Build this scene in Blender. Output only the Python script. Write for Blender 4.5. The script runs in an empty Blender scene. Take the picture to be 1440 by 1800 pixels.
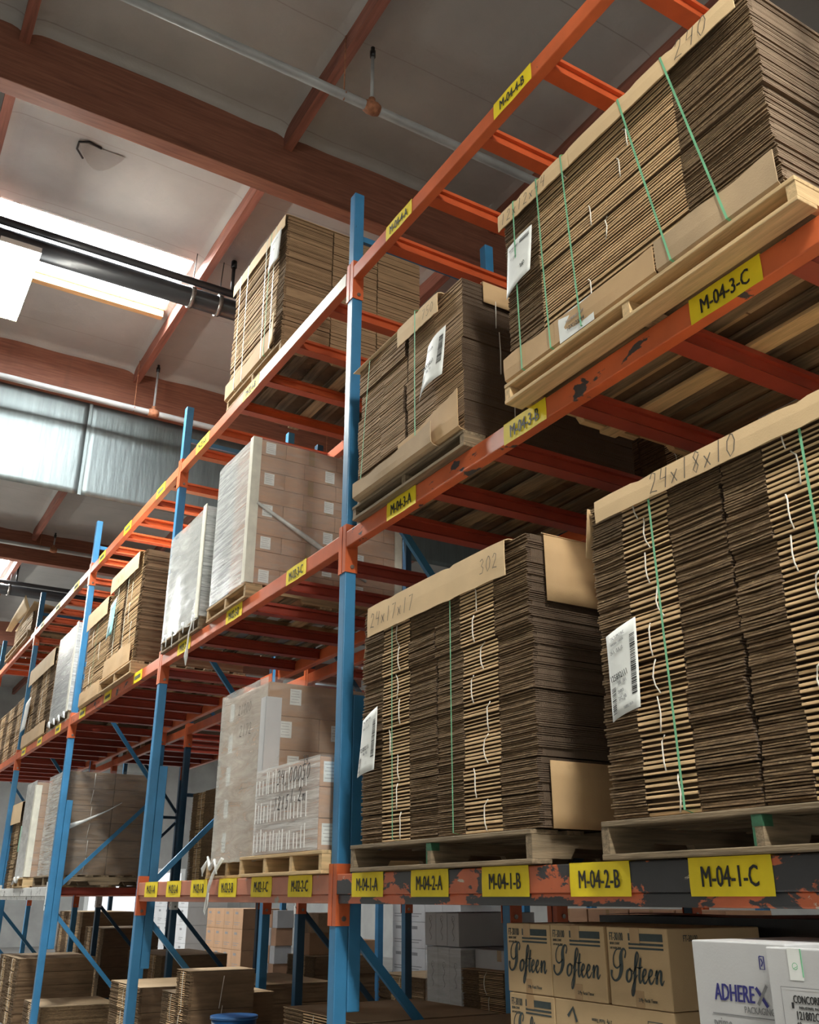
import bpy, math, random
from mathutils import Vector, Matrix, noise as mnoise

random.seed(7)
SC = bpy.context.scene
COL = SC.collection

# ----------------------------------------------------------------- camera, world, exposure
def set_camera():
    yaw, pitch = math.radians(59.17), math.radians(22.25)
    cam = bpy.data.cameras.new('camera')
    ob = bpy.data.objects.new('camera', cam)
    COL.objects.link(ob)
    f = Vector((-math.sin(yaw) * math.cos(pitch), math.cos(yaw) * math.cos(pitch), math.sin(pitch)))
    r = Vector((math.cos(yaw), math.sin(yaw), 0))
    u = r.cross(f)
    m = Matrix((r, u, -f)).transposed().to_4x4()
    m.translation = Vector((4.908, -2.447, 1.55))
    ob.matrix_world = m
    cam.sensor_fit = 'VERTICAL'
    cam.sensor_height = 24.0
    cam.lens = 24.0 * 1656.6 / 1800.0
    cam.clip_start, cam.clip_end = 0.05, 200
    SC.camera = ob
set_camera()

SC.view_settings.view_transform = 'Standard'
SC.view_settings.look = 'None'
SC.view_settings.gamma = 1.0
SC.view_settings.use_curve_mapping = False
SC.view_settings.exposure = 0.98
SC.cycles.use_denoising = True
SC.cycles.max_bounces = 8
SC.cycles.diffuse_bounces = 5
SC.cycles.transparent_max_bounces = 16
SC.cycles.sample_clamp_indirect = 6.0

SKY_STRENGTH = 40.0        # daylight through the skylight domes
LAMP_STRENGTH = 105.0       # fluorescent high-bay fixtures
DOOR_STRENGTH = 0.35        # glow of the added dock doors

w = bpy.data.worlds.new('world'); SC.world = w; w.use_nodes = True
w.node_tree.nodes['Background'].inputs[0].default_value = (0.75, 0.85, 1.0, 1)
w.node_tree.nodes['Background'].inputs[1].default_value = 1.0

# ----------------------------------------------------------------- materials
MATS = {}
def _nodes(name):
    m = bpy.data.materials.new(name); m.use_nodes = True
    nt = m.node_tree
    return m, nt, nt.nodes, nt.links, nt.nodes['Principled BSDF']

def _coords(N, L, scale=(1, 1, 1)):
    tc = N.new('ShaderNodeTexCoord'); mp = N.new('ShaderNodeMapping')
    mp.inputs['Scale'].default_value = scale
    L.new(tc.outputs['Object'], mp.inputs['Vector'])
    return mp.outputs['Vector']

def _noise(N, L, vec, scale, detail=4.0, rough=0.55, dist=0.0):
    n = N.new('ShaderNodeTexNoise'); n.inputs['Scale'].default_value = scale
    n.inputs['Detail'].default_value = detail; n.inputs['Roughness'].default_value = rough
    n.inputs['Distortion'].default_value = dist
    L.new(vec, n.inputs['Vector']); return n.outputs['Fac']

def _ramp(N, L, fac, stops):
    r = N.new('ShaderNodeValToRGB'); e = r.color_ramp.elements
    while len(e) < len(stops): e.new(0.5)
    for k, (p, c) in enumerate(stops):
        e[k].position = p; e[k].color = (*c, 1) if len(c) == 3 else c
    L.new(fac, r.inputs['Fac']); return r.outputs['Color']

def _mix(N, L, fac, a, b):
    m = N.new('ShaderNodeMix'); m.data_type = 'RGBA'
    for sock, v in ((m.inputs['Factor'], fac), (m.inputs['A'], a), (m.inputs['B'], b)):
        if isinstance(v, (int, float)): sock.default_value = v
        elif isinstance(v, tuple): sock.default_value = (*v, 1)
        else: L.new(v, sock)
    return m.outputs['Result']

def _bump(N, L, P, h, strength, dist=0.01):
    b = N.new('ShaderNodeBump'); b.inputs['Strength'].default_value = strength
    b.inputs['Distance'].default_value = dist
    L.new(h, b.inputs['Height']); L.new(b.outputs['Normal'], P.inputs['Normal'])

def mat(name, col, rough=0.6, var=0.15, scale=6.0, aniso=(1, 1, 1), bump=0.0, bscale=60.0, metal=0.0, spec=0.5):
    if name in MATS: return MATS[name]
    m, nt, N, L, P = _nodes(name)
    v = _coords(N, L, aniso)
    f = _noise(N, L, v, scale)
    lo = tuple(max(0, c * (1 - var * 1.6)) for c in col); hi = tuple(min(1, c * (1 + var * 1.6)) for c in col)
    L.new(_ramp(N, L, f, [(0.25, lo), (0.75, hi)]), P.inputs['Base Color'])
    P.inputs['Roughness'].default_value = rough; P.inputs['Metallic'].default_value = metal
    P.inputs['Specular IOR Level'].default_value = spec
    if bump:
        _bump(N, L, P, _noise(N, L, v, bscale, 3), bump)
    MATS[name] = m
    return m

def paint(name, col, chip=(0.05, 0.05, 0.055), thr=0.66, soft=0.02, scale=5.0, aniso=(1, 1, 1), rough=0.42, dirt=0.25, chip2=None):
    """painted steel: slow fading, dirt and chips that show the metal below"""
    m, nt, N, L, P = _nodes(name)
    v = _coords(N, L, aniso); v2 = _coords(N, L)
    fade = _noise(N, L, v2, 3.0, 5)
    c = _ramp(N, L, fade, [(0.3, tuple(x * (1 - dirt) for x in col)), (0.7, tuple(min(1, x * 1.12) for x in col))])
    n1 = _noise(N, L, v, scale, 9, 0.62, 0.3)
    mk = _ramp(N, L, n1, [(thr, (0, 0, 0)), (thr + soft, (1, 1, 1))])
    c = _mix(N, L, mk, c, chip)
    if chip2:
        n2 = _noise(N, L, v, scale * 1.7, 8, 0.6, 0.5)
        mk2 = _ramp(N, L, n2, [(0.665, (0, 0, 0)), (0.68, (1, 1, 1))])
        c = _mix(N, L, mk2, c, chip2)
    L.new(c, P.inputs['Base Color'])
    P.inputs['Roughness'].default_value = rough
    _bump(N, L, P, _noise(N, L, v2, 45, 4), 0.12, 0.004)
    MATS[name] = m
    return m

ORANGE = (0.66, 0.14, 0.045)
paint('orange_paint', ORANGE, thr=0.73, scale=7)
paint('orange_paint_worn', ORANGE, thr=0.60, scale=4.5, aniso=(1, 1, 2))
paint('orange_paint_scraped', (0.62, 0.15, 0.06), chip=(0.045, 0.045, 0.05), thr=0.495, soft=0.012, scale=2.6, aniso=(1, 1, 2.2), chip2=(0.62, 0.55, 0.45))
paint('orange_paint_faded', (0.58, 0.2, 0.11), chip=(0.34, 0.3, 0.24), thr=0.66, scale=5)
paint('orange_bar_paint', (0.60, 0.105, 0.03), thr=0.76, scale=6)  # the one orange-red bar paint as it looks lit, for top-level bars
paint('red_bar_paint', (0.36, 0.055, 0.03), thr=0.76, scale=6)  # same bar paint with the lower levels' shade put into its colour
paint('cream_paint_worn', (0.72, 0.68, 0.55), chip=(0.3, 0.12, 0.06), thr=0.69, scale=6)
paint('white_beam_paint', (0.78, 0.78, 0.76), chip=(0.15, 0.14, 0.13), thr=0.6, scale=9)  # glare off the glossy beams painted as white; dark chips are wear
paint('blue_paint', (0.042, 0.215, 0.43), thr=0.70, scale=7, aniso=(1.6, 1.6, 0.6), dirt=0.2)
paint('dark_blue_paint', (0.02, 0.075, 0.14), thr=0.74, scale=7)  # blue frame paint with the rear row's shade put into its colour
paint('grey_pipe_paint', (0.36, 0.37, 0.37), chip=(0.2, 0.1, 0.06), thr=0.7, rough=0.35)
paint('black_pipe_paint', (0.018, 0.018, 0.02), chip=(0.1, 0.09, 0.08), thr=0.75, rough=0.35)
mat('rust_fitting', (0.34, 0.14, 0.07), 0.7, 0.3, 25)
mat('bolt_steel', (0.28, 0.26, 0.24), 0.35, 0.2, 30, metal=0.8)
mat('kraft_face', (0.55, 0.36, 0.185), 0.75, 0.08, 3, bump=0.08, bscale=200)
mat('kraft_cap', (0.74, 0.53, 0.3), 0.75, 0.07, 3, bump=0.08, bscale=200)
mat('kraft_dusty', (0.46, 0.33, 0.2), 0.8, 0.12, 3, bump=0.1, bscale=150)
mat('fold_edge', (0.74, 0.51, 0.28), 0.7, 0.22, 9, (1, 1, 14))
mat('raw_edge', (0.25, 0.155, 0.078), 0.9, 0.42, 26, (1.2, 1, 7), bump=0.9, bscale=95)
def raw_edge():
    m, nt, N, L, P = _nodes('raw_edge')
    v = _coords(N, L, (1.2, 1, 7)); v2 = _coords(N, L)
    n = _noise(N, L, v, 24)
    c = _ramp(N, L, n, [(0.25, (0.10, 0.058, 0.03)), (0.75, (0.33, 0.21, 0.105))])
    s = _noise(N, L, _coords(N, L, (1, 1, 3)), 70, 6, 0.7, 0.8)
    c = _mix(N, L, _ramp(N, L, s, [(0.60, (0, 0, 0)), (0.66, (1, 1, 1))]), c, (0.52, 0.38, 0.2))
    L.new(c, P.inputs['Base Color']); P.inputs['Roughness'].default_value = 0.9
    _bump(N, L, P, s, 0.9, 0.006)
    MATS['raw_edge'] = m
del MATS['raw_edge']; raw_edge()
mat('board_between', (0.16, 0.095, 0.05), 0.9, 0.2, 9)  # shade in the gaps between plies, painted as dark board
mat('carton_brown', (0.42, 0.25, 0.145), 0.7, 0.1, 3, bump=0.05, bscale=160)
mat('carton_pink_brown', (0.5, 0.29, 0.175), 0.68, 0.1, 3)
mat('carton_tissue', (0.5, 0.35, 0.19), 0.72, 0.06, 3, bump=0.06, bscale=180)
mat('carton_white', (0.56, 0.56, 0.57), 0.6, 0.05, 4, bump=0.04, bscale=150)
mat('carton_grey', (0.2, 0.21, 0.23), 0.6, 0.1, 4)
mat('carton_inner', (0.3, 0.2, 0.12), 0.8, 0.2, 8)
mat('packing_tape', (0.4, 0.25, 0.12), 0.25, 0.08, 6)
mat('clear_tape', (0.55, 0.5, 0.42), 0.2, 0.05, 6)
mat('paper', (0.83, 0.85, 0.83), 0.55, 0.04, 12, bump=0.12, bscale=14)
mat('blue_paper', (0.3, 0.62, 0.66), 0.6, 0.05, 12)
mat('green_paper', (0.2, 0.55, 0.36), 0.6, 0.05, 12)
mat('ink_black', (0.02, 0.02, 0.022), 0.6, 0.1, 20)
mat('print_grey', (0.5, 0.5, 0.5), 0.7, 0.1, 20)
mat('ink_grey', (0.22, 0.22, 0.23), 0.7, 0.1, 20)
mat('pencil', (0.16, 0.13, 0.1), 0.8, 0.2, 30)
mat('ink_navy', (0.03, 0.03, 0.2), 0.6, 0.1, 20)
mat('ink_green_black', (0.035, 0.05, 0.052), 0.7, 0.2, 20)
mat('label_yellow', (0.90, 0.70, 0.015), 0.6, 0.05, 9, bump=0.1, bscale=30)
mat('strap_green', (0.2, 0.52, 0.3), 0.65, 0.12, 6, spec=0.25)
mat('strap_pale', (0.62, 0.66, 0.5), 0.4, 0.1, 6)
mat('twine', (0.78, 0.74, 0.66), 0.7, 0.08, 10)
mat('edge_guard', (0.72, 0.7, 0.6), 0.6, 0.1, 10)
mat('wood_across', (0.43, 0.29, 0.155), 0.8, 0.3, 9, (0.35, 5, 5), bump=0.3, bscale=30)
mat('under_wood', (0.16, 0.115, 0.07), 0.85, 0.35, 9, (5, 0.35, 5), bump=0.35, bscale=30)
mat('wood_deep', (0.43, 0.29, 0.155), 0.8, 0.3, 9, (5, 0.35, 5), bump=0.3, bscale=30)
mat('green_mark_paint', (0.03, 0.12, 0.06), 0.6, 0.3, 20)
mat('old_wood_across', (0.23, 0.17, 0.105), 0.85, 0.35, 9, (0.35, 5, 5), bump=0.35, bscale=30)
mat('old_wood_deep', (0.23, 0.17, 0.105), 0.85, 0.35, 9, (5, 0.35, 5), bump=0.35, bscale=30)
mat('new_wood_across', (0.6, 0.42, 0.22), 0.75, 0.2, 9, (0.35, 5, 5), bump=0.25, bscale=30)
mat('new_wood_deep', (0.6, 0.42, 0.22), 0.75, 0.2, 9, (5, 0.35, 5), bump=0.25, bscale=30)
mat('purlin_wood', (0.25, 0.09, 0.06), 0.75, 0.25, 5, (0.4, 6, 6), bump=0.2, bscale=20)
mat('curb_wood', (0.62, 0.36, 0.16), 0.7, 0.2, 6, (6, 0.4, 6))
mat('concrete_floor', (0.2, 0.19, 0.175), 0.5, 0.18, 1.3, bump=0.05, bscale=40)
mat('concrete_wall', (0.34, 0.34, 0.325), 0.85, 0.1, 1.5, bump=0.15, bscale=30)
mat('white_frame', (0.8, 0.8, 0.78), 0.5, 0.04, 6)
mat('galvanised', (0.15, 0.175, 0.175), 0.5, 0.1, 3, (1, 3, 0.35), bump=0.5, bscale=5, metal=0.8)
mat('grime', (0.12, 0.13, 0.07), 0.8, 0.3, 20)
mat('red_enamel', (0.45, 0.02, 0.02), 0.3, 0.05, 6)
mat('blue_drum', (0.02, 0.1, 0.28), 0.4, 0.1, 6)
mat('black_plastic', (0.012, 0.012, 0.014), 0.3, 0.2, 6, bump=0.4, bscale=9)

def fluted(name, lo, hi):
    """side of a stack: cut flutes show as fine dotted rows"""
    m, nt, N, L, P = _nodes(name)
    v = _coords(N, L)
    wv = N.new('ShaderNodeTexWave'); wv.wave_type = 'BANDS'; wv.bands_direction = 'Y'
    wv.inputs['Scale'].default_value = 55; wv.inputs['Distortion'].default_value = 1.2
    L.new(v, wv.inputs['Vector'])
    n = _noise(N, L, v, 3, 4)
    c = _mix(N, L, wv.outputs['Fac'], lo, hi)
    c2 = _mix(N, L, _ramp(N, L, n, [(0.3, (0, 0, 0)), (0.75, (0.55, 0.55, 0.55))]), c, tuple(x * 0.7 for x in lo))
    L.new(c2, P.inputs['Base Color']); P.inputs['Roughness'].default_value = 0.9
    _bump(N, L, P, wv.outputs['Fac'], 0.35, 0.004)
    MATS[name] = m
fluted('fluted_dark', (0.095, 0.063, 0.042), (0.18, 0.12, 0.076))  # shadow on the stack sides put into the fluted board colour
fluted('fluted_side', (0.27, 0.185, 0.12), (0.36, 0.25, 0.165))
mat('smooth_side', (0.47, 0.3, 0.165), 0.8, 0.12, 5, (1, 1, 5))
mat('smooth_side_dark', (0.27, 0.17, 0.095), 0.85, 0.15, 5, (1, 1, 5))  # darker copy of the side board, shade of occluded sides painted in

def glulam():
    m, nt, N, L, P = _nodes('glulam_wood')
    v = _coords(N, L, (5, 0.35, 5)); v2 = _coords(N, L)
    g = _noise(N, L, v, 6, 6, 0.6, 0.4)
    c = _ramp(N, L, g, [(0.25, (0.16, 0.055, 0.034)), (0.55, (0.26, 0.10, 0.06)), (0.8, (0.34, 0.145, 0.085))])
    sep = N.new('ShaderNodeSeparateXYZ'); L.new(v2, sep.inputs[0])
    md = N.new('ShaderNodeMath'); md.operation = 'MODULO'; md.inputs[1].default_value = 0.038
    L.new(sep.outputs['Z'], md.inputs[0])
    ln = N.new('ShaderNodeMath'); ln.operation = 'LESS_THAN'; ln.inputs[1].default_value = 0.0022
    L.new(md.outputs[0], ln.inputs[0])
    c = _mix(N, L, ln.outputs[0], c, (0.15, 0.055, 0.035))
    vk = _coords(N, L, (1, 0.55, 1.4))
    vo = N.new('ShaderNodeTexVoronoi'); vo.inputs['Scale'].default_value = 2.1
    L.new(vk, vo.inputs['Vector'])
    kn = _ramp(N, L, vo.outputs['Distance'], [(0.028, (1, 1, 1)), (0.05, (0, 0, 0))])
    c = _mix(N, L, kn, c, (0.07, 0.025, 0.018))
    st = _noise(N, L, _coords(N, L, (1, 2.2, 0.25)), 1.6, 3)
    c = _mix(N, L, _ramp(N, L, st, [(0.62, (0, 0, 0)), (0.75, (0.5, 0.5, 0.5))]), c, (0.17, 0.07, 0.045))
    L.new(c, P.inputs['Base Color']); P.inputs['Roughness'].default_value = 0.6
    _bump(N, L, P, g, 0.15, 0.003)
    MATS['glulam_wood'] = m
glulam()

def insulation():
    m, nt, N, L, P = _nodes('insulation_foil')
    v = _coords(N, L)
    n = _noise(N, L, v, 1.1, 5)
    c = _ramp(N, L, n, [(0.3, (0.33, 0.32, 0.308)), (0.7, (0.42, 0.408, 0.39))])
    sep = N.new('ShaderNodeSeparateXYZ'); L.new(v, sep.inputs[0])
    ad = N.new('ShaderNodeMath'); ad.operation = 'ADD'; ad.inputs[1].default_value = 100.0 + 3.13
    L.new(sep.outputs['X'], ad.inputs[0])
    md = N.new('ShaderNodeMath'); md.operation = 'MODULO'; md.inputs[1].default_value = 1.22
    L.new(ad.outputs[0], md.inputs[0])
    ln = N.new('ShaderNodeMath'); ln.operation = 'LESS_THAN'; ln.inputs[1].default_value = 0.012
    L.new(md.outputs[0], ln.inputs[0])
    c = _mix(N, L, ln.outputs[0], c, (0.3, 0.28, 0.26))
    L.new(c, P.inputs['Base Color']); P.inputs['Roughness'].default_value = 0.55
    _bump(N, L, P, _noise(N, L, _coords(N, L, (1.6, 0.7, 1)), 3.2, 5, 0.6, 0.6), 0.22, 0.05)
    MATS['insulation_foil'] = m
insulation()

def emit(name, col, strength):
    m, nt, N, L, P = _nodes(name)
    P.inputs['Base Color'].default_value = (0.8, 0.8, 0.8, 1)
    P.inputs['Emission Color'].default_value = (*col, 1)
    P.inputs['Emission Strength'].default_value = strength
    MATS[name] = m
emit('skylight_dome', (0.93, 0.98, 1.0), SKY_STRENGTH)
emit('tube_glow', (1.0, 0.985, 0.89), LAMP_STRENGTH)
emit('door_daylight', (0.95, 0.98, 1.0), DOOR_STRENGTH)

def film(name, lo, hi, tilt=0.6, tint=(0.85, 0.87, 0.86), streak=(2, 2, 22), rough=0.22):
    """stretch wrap: clear film with milky streaks and a gloss"""
    m, nt, N, L, P = _nodes(name)
    tc = N.new('ShaderNodeTexCoord'); mp = N.new('ShaderNodeMapping')
    mp.inputs['Rotation'].default_value = (0.3 * tilt, tilt, 0); mp.inputs['Scale'].default_value = streak
    L.new(tc.outputs['Object'], mp.inputs['Vector'])
    n = _noise(N, L, mp.outputs['Vector'], 2.2, 6, 0.65, 0.7)
    fac = _ramp(N, L, n, [(0.3, (lo,) * 3), (0.72, (hi,) * 3)])
    P.inputs['Base Color'].default_value = (*tint, 1); P.inputs['Roughness'].default_value = rough
    P.inputs['Specular IOR Level'].default_value = 0.7
    _bump(N, L, P, n, 0.5, 0.01)
    tr = N.new('ShaderNodeBsdfTransparent'); mx = N.new('ShaderNodeMixShader')
    L.new(fac, mx.inputs[0]); L.new(tr.outputs[0], mx.inputs[1]); L.new(P.outputs[0], mx.inputs[2])
    L.new(mx.outputs[0], N['Material Output'].inputs['Surface'])
    MATS[name] = m
film('film_clear', 0.05, 0.30, streak=(1.5, 1.5, 11))
film('film_milky', 0.22, 0.92, 0.62, streak=(1.2, 2, 26))
film('film_pale', 0.28, 0.62, 0.35, tint=(0.8, 0.81, 0.76), streak=(1.3, 1.3, 6))
film('film_thick', 0.55, 0.95, 0.2, streak=(3, 3, 6))
film('film_dim', 0.04, 0.2, 0.1, streak=(2, 2, 8))

# ----------------------------------------------------------------- mesh helpers
class MB:
    def __init__(s): s.v, s.f, s.mi, s.sm = [], [], [], []
    def add(s, vs, fs, mi=0, smooth=False):
        b = len(s.v); s.v += [tuple(p) for p in vs]
        for f in fs:
            s.f.append(tuple(b + i for i in f)); s.mi.append(mi); s.sm.append(smooth)
        return s
    def box(s, x0, x1, y0, y1, z0, z1, mi=0):
        vs = [(x0, y0, z0), (x1, y0, z0), (x1, y1, z0), (x0, y1, z0), (x0, y0, z1), (x1, y0, z1), (x1, y1, z1), (x0, y1, z1)]
        return s.add(vs, [(0, 3, 2, 1), (4, 5, 6, 7), (0, 1, 5, 4), (1, 2, 6, 5), (2, 3, 7, 6), (3, 0, 4, 7)], mi)
    def slab(s, x0, x1, y0, y1, z0, z1, front=0, right=0, top=0):
        """box whose front, right and other faces carry their own material"""
        vs = [(x0, y0, z0), (x1, y0, z0), (x1, y1, z0), (x0, y1, z0), (x0, y0, z1), (x1, y0, z1), (x1, y1, z1), (x0, y1, z1)]
        s.add(vs, [(0, 3, 2, 1), (4, 5, 6, 7)], top)
        b = len(s.v) - 8
        for f, m in (((0, 1, 5, 4), front), ((2, 3, 7, 6), front), ((1, 2, 6, 5), right), ((3, 0, 4, 7), right)):
            s.f.append(tuple(b + i for i in f)); s.mi.append(m); s.sm.append(False)
        return s
    def bar(s, p, q, w, h, up=(0, 0, 1), mi=0):
        p, q = Vector(p), Vector(q); d = (q - p).normalized(); u = Vector(up)
        if abs(d.dot(u)) > 0.98: u = Vector((0, 1, 0))
        a = d.cross(u).normalized() * (w / 2); b = a.cross(d).normalized() * (h / 2)
        vs = [p - a - b, p + a - b, p + a + b, p - a + b, q - a - b, q + a - b, q + a + b, q - a + b]
        return s.add(vs, [(0, 3, 2, 1), (4, 5, 6, 7), (0, 1, 5, 4), (1, 2, 6, 5), (2, 3, 7, 6), (3, 0, 4, 7)], mi)
    def tube(s, pts, r, n=10, mi=0, cap=True):
        pts = [Vector(p) for p in pts]; rr = r if isinstance(r, (list, tuple)) else [r] * len(pts); b = len(s.v)
        for i, p in enumerate(pts):
            d = (pts[min(i + 1, len(pts) - 1)] - pts[max(i - 1, 0)]).normalized()
            u = Vector((0, 0, 1)) if abs(d.z) < 0.9 else Vector((0, 1, 0))
            a = d.cross(u).normalized(); c = a.cross(d)
            for k in range(n):
                t = 2 * math.pi * k / n
                s.v.append(tuple(p + a * (rr[i] * math.cos(t)) + c * (rr[i] * math.sin(t))))
        for i in range(len(pts) - 1):
            for k in range(n):
                s.f.append((b + i * n + k, b + i * n + (k + 1) % n, b + (i + 1) * n + (k + 1) % n, b + (i + 1) * n + k)); s.mi.append(mi); s.sm.append(True)
        if cap:
            s.f.append(tuple(b + k for k in range(n))[::-1]); s.mi.append(mi); s.sm.append(False)
            e = b + (len(pts) - 1) * n
            s.f.append(tuple(e + k for k in range(n))); s.mi.append(mi); s.sm.append(False)
        return s
    def prism(s, prof, a, b, axis='x', mi=0):
        """closed profile swept along one axis"""
        def P(t, p):
            return {'x': (t, p[0], p[1]), 'y': (p[0], t, p[1]), 'z': (p[0], p[1], t)}[axis]
        n = len(prof); vs = [P(a, p) for p in prof] + [P(b, p) for p in prof]
        fs = [(i, (i + 1) % n, n + (i + 1) % n, n + i) for i in range(n)] + [tuple(range(n))[::-1], tuple(range(n, 2 * n))]
        return s.add(vs, fs, mi)
    def grid(s, fn, nu, nv, mi=0, smooth=True):
        b = len(s.v)
        for j in range(nv + 1):
            for i in range(nu + 1): s.v.append(tuple(fn(i / nu, j / nv)))
        for j in range(nv):
            for i in range(nu):
                q = b + j * (nu + 1) + i
                s.f.append((q, q + 1, q + nu + 2, q + nu + 1)); s.mi.append(mi); s.sm.append(smooth)
        return s
    def stroke(s, pts, wd, plane, mi=0, th=0.0012):
        """flat ribbon along a 2D polyline; plane maps (u, v, d) to a point"""
        pts = [Vector(p) for p in pts]; n = len(pts); b = len(s.v)
        ws = wd if isinstance(wd, (list, tuple)) else [wd] * n
        for i, p in enumerate(pts):
            d = (pts[min(i + 1, n - 1)] - pts[max(i - 1, 0)])
            d = d.normalized() if d.length > 1e-9 else Vector((1, 0))
            t = Vector((-d.y, d.x)) * (ws[i] / 2)
            s.v += [tuple(plane(p.x + t.x, p.y + t.y, th)), tuple(plane(p.x - t.x, p.y - t.y, th))]
        for i in range(n - 1):
            q = b + 2 * i; s.f.append((q, q + 1, q + 3, q + 2)); s.mi.append(mi); s.sm.append(False)
        return s
    def build(s, name, mats, parent=None, bevel=0.0, origin=None, solid=0.0):
        me = bpy.data.meshes.new(name)
        root = parent
        off = Vector((0, 0, 0))
        if origin is not None: off = Vector(origin)
        elif parent is not None:
            r = parent
            while r.parent: r = r.parent
            off = r.location
        me.from_pydata([tuple(Vector(p) - off) for p in s.v], [], s.f)
        for m in (mats if isinstance(mats, (list, tuple)) else [mats]): me.materials.append(MATS[m])
        me.polygons.foreach_set('material_index', s.mi)
        me.polygons.foreach_set('use_smooth', s.sm)
        me.update()
        ob = bpy.data.objects.new(name, me); COL.objects.link(ob)
        if parent is not None: ob.parent = parent
        elif origin is not None: ob.location = off
        if solid:
            md = ob.modifiers.new('thickness', 'SOLIDIFY'); md.thickness = solid; md.offset = 0
        if bevel:
            md = ob.modifiers.new('edges', 'BEVEL'); md.width = bevel; md.segments = 2; md.limit_method = 'ANGLE'
        return ob

def tag(o, label, cat, group=None, kind=None):
    o['label'] = label; o['category'] = cat
    if group: o['group'] = group
    if kind: o['kind'] = kind
    return o
def thing(name, loc, label, cat, group=None):
    o = bpy.data.objects.new(name, None); COL.objects.link(o); o.location = loc
    o.empty_display_size = 0.1
    return tag(o, label, cat, group)
def struct(o): o['kind'] = 'structure'; return o

FRONT = lambda y: (lambda u, v, d: (u, y - d, v))       # faces the aisle (-Y)
RIGHT = lambda x: (lambda u, v, d: (x + d, u, v))       # faces +X
UNDER = lambda z: (lambda u, v, d: (u, v, z - d))

def lettering(s, size, loc, face, material, parent, name='lettering', sx=1.0, shear=0.0, align='CENTER', tilt=0.0, fat=0.0):
    """raised print: face 'front' looks to -Y, 'right' to +X"""
    c = bpy.data.curves.new(name, 'FONT'); c.body = s; c.size = size; c.align_x = align; c.align_y = 'CENTER'
    c.shear = shear; c.extrude = 0.0004; c.resolution_u = 2
    t = bpy.data.objects.new(name, c)
    m = bpy.data.meshes.new_from_object(t)
    if fat:
        vs = [v.co.copy() for v in m.vertices]; fs = [tuple(p.vertices) for p in m.polygons]; n = len(vs)
        m = bpy.data.meshes.new(name)
        m.from_pydata([tuple(v + Vector((d * fat, 0, 0.0002 * k))) for k, d in enumerate((-1, 0, 1)) for v in vs], [], [tuple(i + n * k for i in f) for k in range(3) for f in fs])
    rz = {'front': 0, 'right': math.pi / 2}[face]
    r = parent
    while r.parent: r = r.parent
    M = Matrix.Translation(Vector(loc) - r.location) @ Matrix.Rotation(rz, 4, 'Z') @ Matrix.Rotation(math.pi / 2, 4, 'X') @ Matrix.Rotation(tilt, 4, 'Z') @ Matrix.Diagonal((sx, 1, 1, 1))
    m.transform(M); m.name = name
    m.materials.clear(); m.materials.append(MATS[material])
    bpy.data.objects.remove(t); bpy.data.curves.remove(c)
    ob = bpy.data.objects.new(name, m); COL.objects.link(ob); ob.parent = parent
    return ob

STROKES = {
    '0': [[(.3, 1), (.08, .75), (.05, .35), (.25, 0), (.48, .2), (.55, .65), (.42, .95), (.28, 1)]],
    '1': [[(.3, 1), (.26, 0)]],
    '2': [[(.05, .75), (.2, 1), (.45, .9), (.42, .6), (.05, .03), (.2, .08), (.58, .02)]],
    '3': [[(.05, .9), (.35, 1), (.5, .8), (.25, .55), (.52, .35), (.4, .05), (.05, .05)]],
    '4': [[(.15, 1), (.05, .5), (.5, .5)], [(.5, .95), (.42, 0)]],
    '5': [[(.55, 1), (.15, 1), (.1, .6), (.42, .6), (.5, .25), (.3, 0), (.05, .08)]],
    '7': [[(.05, .95), (.55, 1), (.2, 0)]],
    '8': [[(.5, .85), (.3, 1), (.12, .8), (.45, .3), (.3, 0), (.1, .2), (.5, .8)]],
    '9': [[(.5, .75), (.3, 1), (.1, .75), (.3, .5), (.5, .8), (.45, 0)]],
    'x': [[(.08, .6), (.5, .05)], [(.5, .62), (.1, .05)]],
    ',': [[(.2, .1), (.1, -.15)]], '.': [[(.2, .08), (.2, 0)]],
    'm': [[(.05, .5), (.08, 0), (.1, .4), (.25, .5), (.28, .05), (.3, .4), (.5, .5), (.55, 0)]],
    ' ': [],
}
def handwriting(s, u, v, h, plane, parent, material='pencil', wd=0.006, slant=0.12, name='handwriting', adv=0.72):
    mb = MB(); x = u
    for ch in s:
        for st in STROKES.get(ch, []):
            mb.stroke([(x + (p[0] + slant * p[1]) * h * 0.85, v + p[1] * h) for p in st], wd, plane)
        x += h * (adv if ch != ' ' else adv * .7)
    return mb.build(name, material, parent)

ORD = ['first', 'second', 'third', 'fourth', 'fifth', 'sixth', 'seventh', 'eighth', 'ninth', 'tenth', 'eleventh', 'twelfth']

# ================================================================= SETTING
CEIL = 8.66
B = 3.74
GLU = [(-1.975, 7.95), (-7.30, 7.95), (-14.83, 7.95), (-22.4, 7.95), (3.4, 7.95)]      # near edge x, underside z
PUR = [0.25 + 2.48 * k for k in range(-3, 5)]
SKY = [(-5.62, -4.47, -2.16, 0.12), (-19.9, -17.1, -2.16, 0.12), (-24.9, -23.7, 5.3, 7.58), (11.2, 12.35, -2.16, 0.12)]  # last two are unseen skylights added to light the aisles

def floor():
    mb = MB(); mb.box(-32, 15, -7, 12, -0.2, 0)
    struct(mb.build('floor', 'concrete_floor'))
floor()

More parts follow.
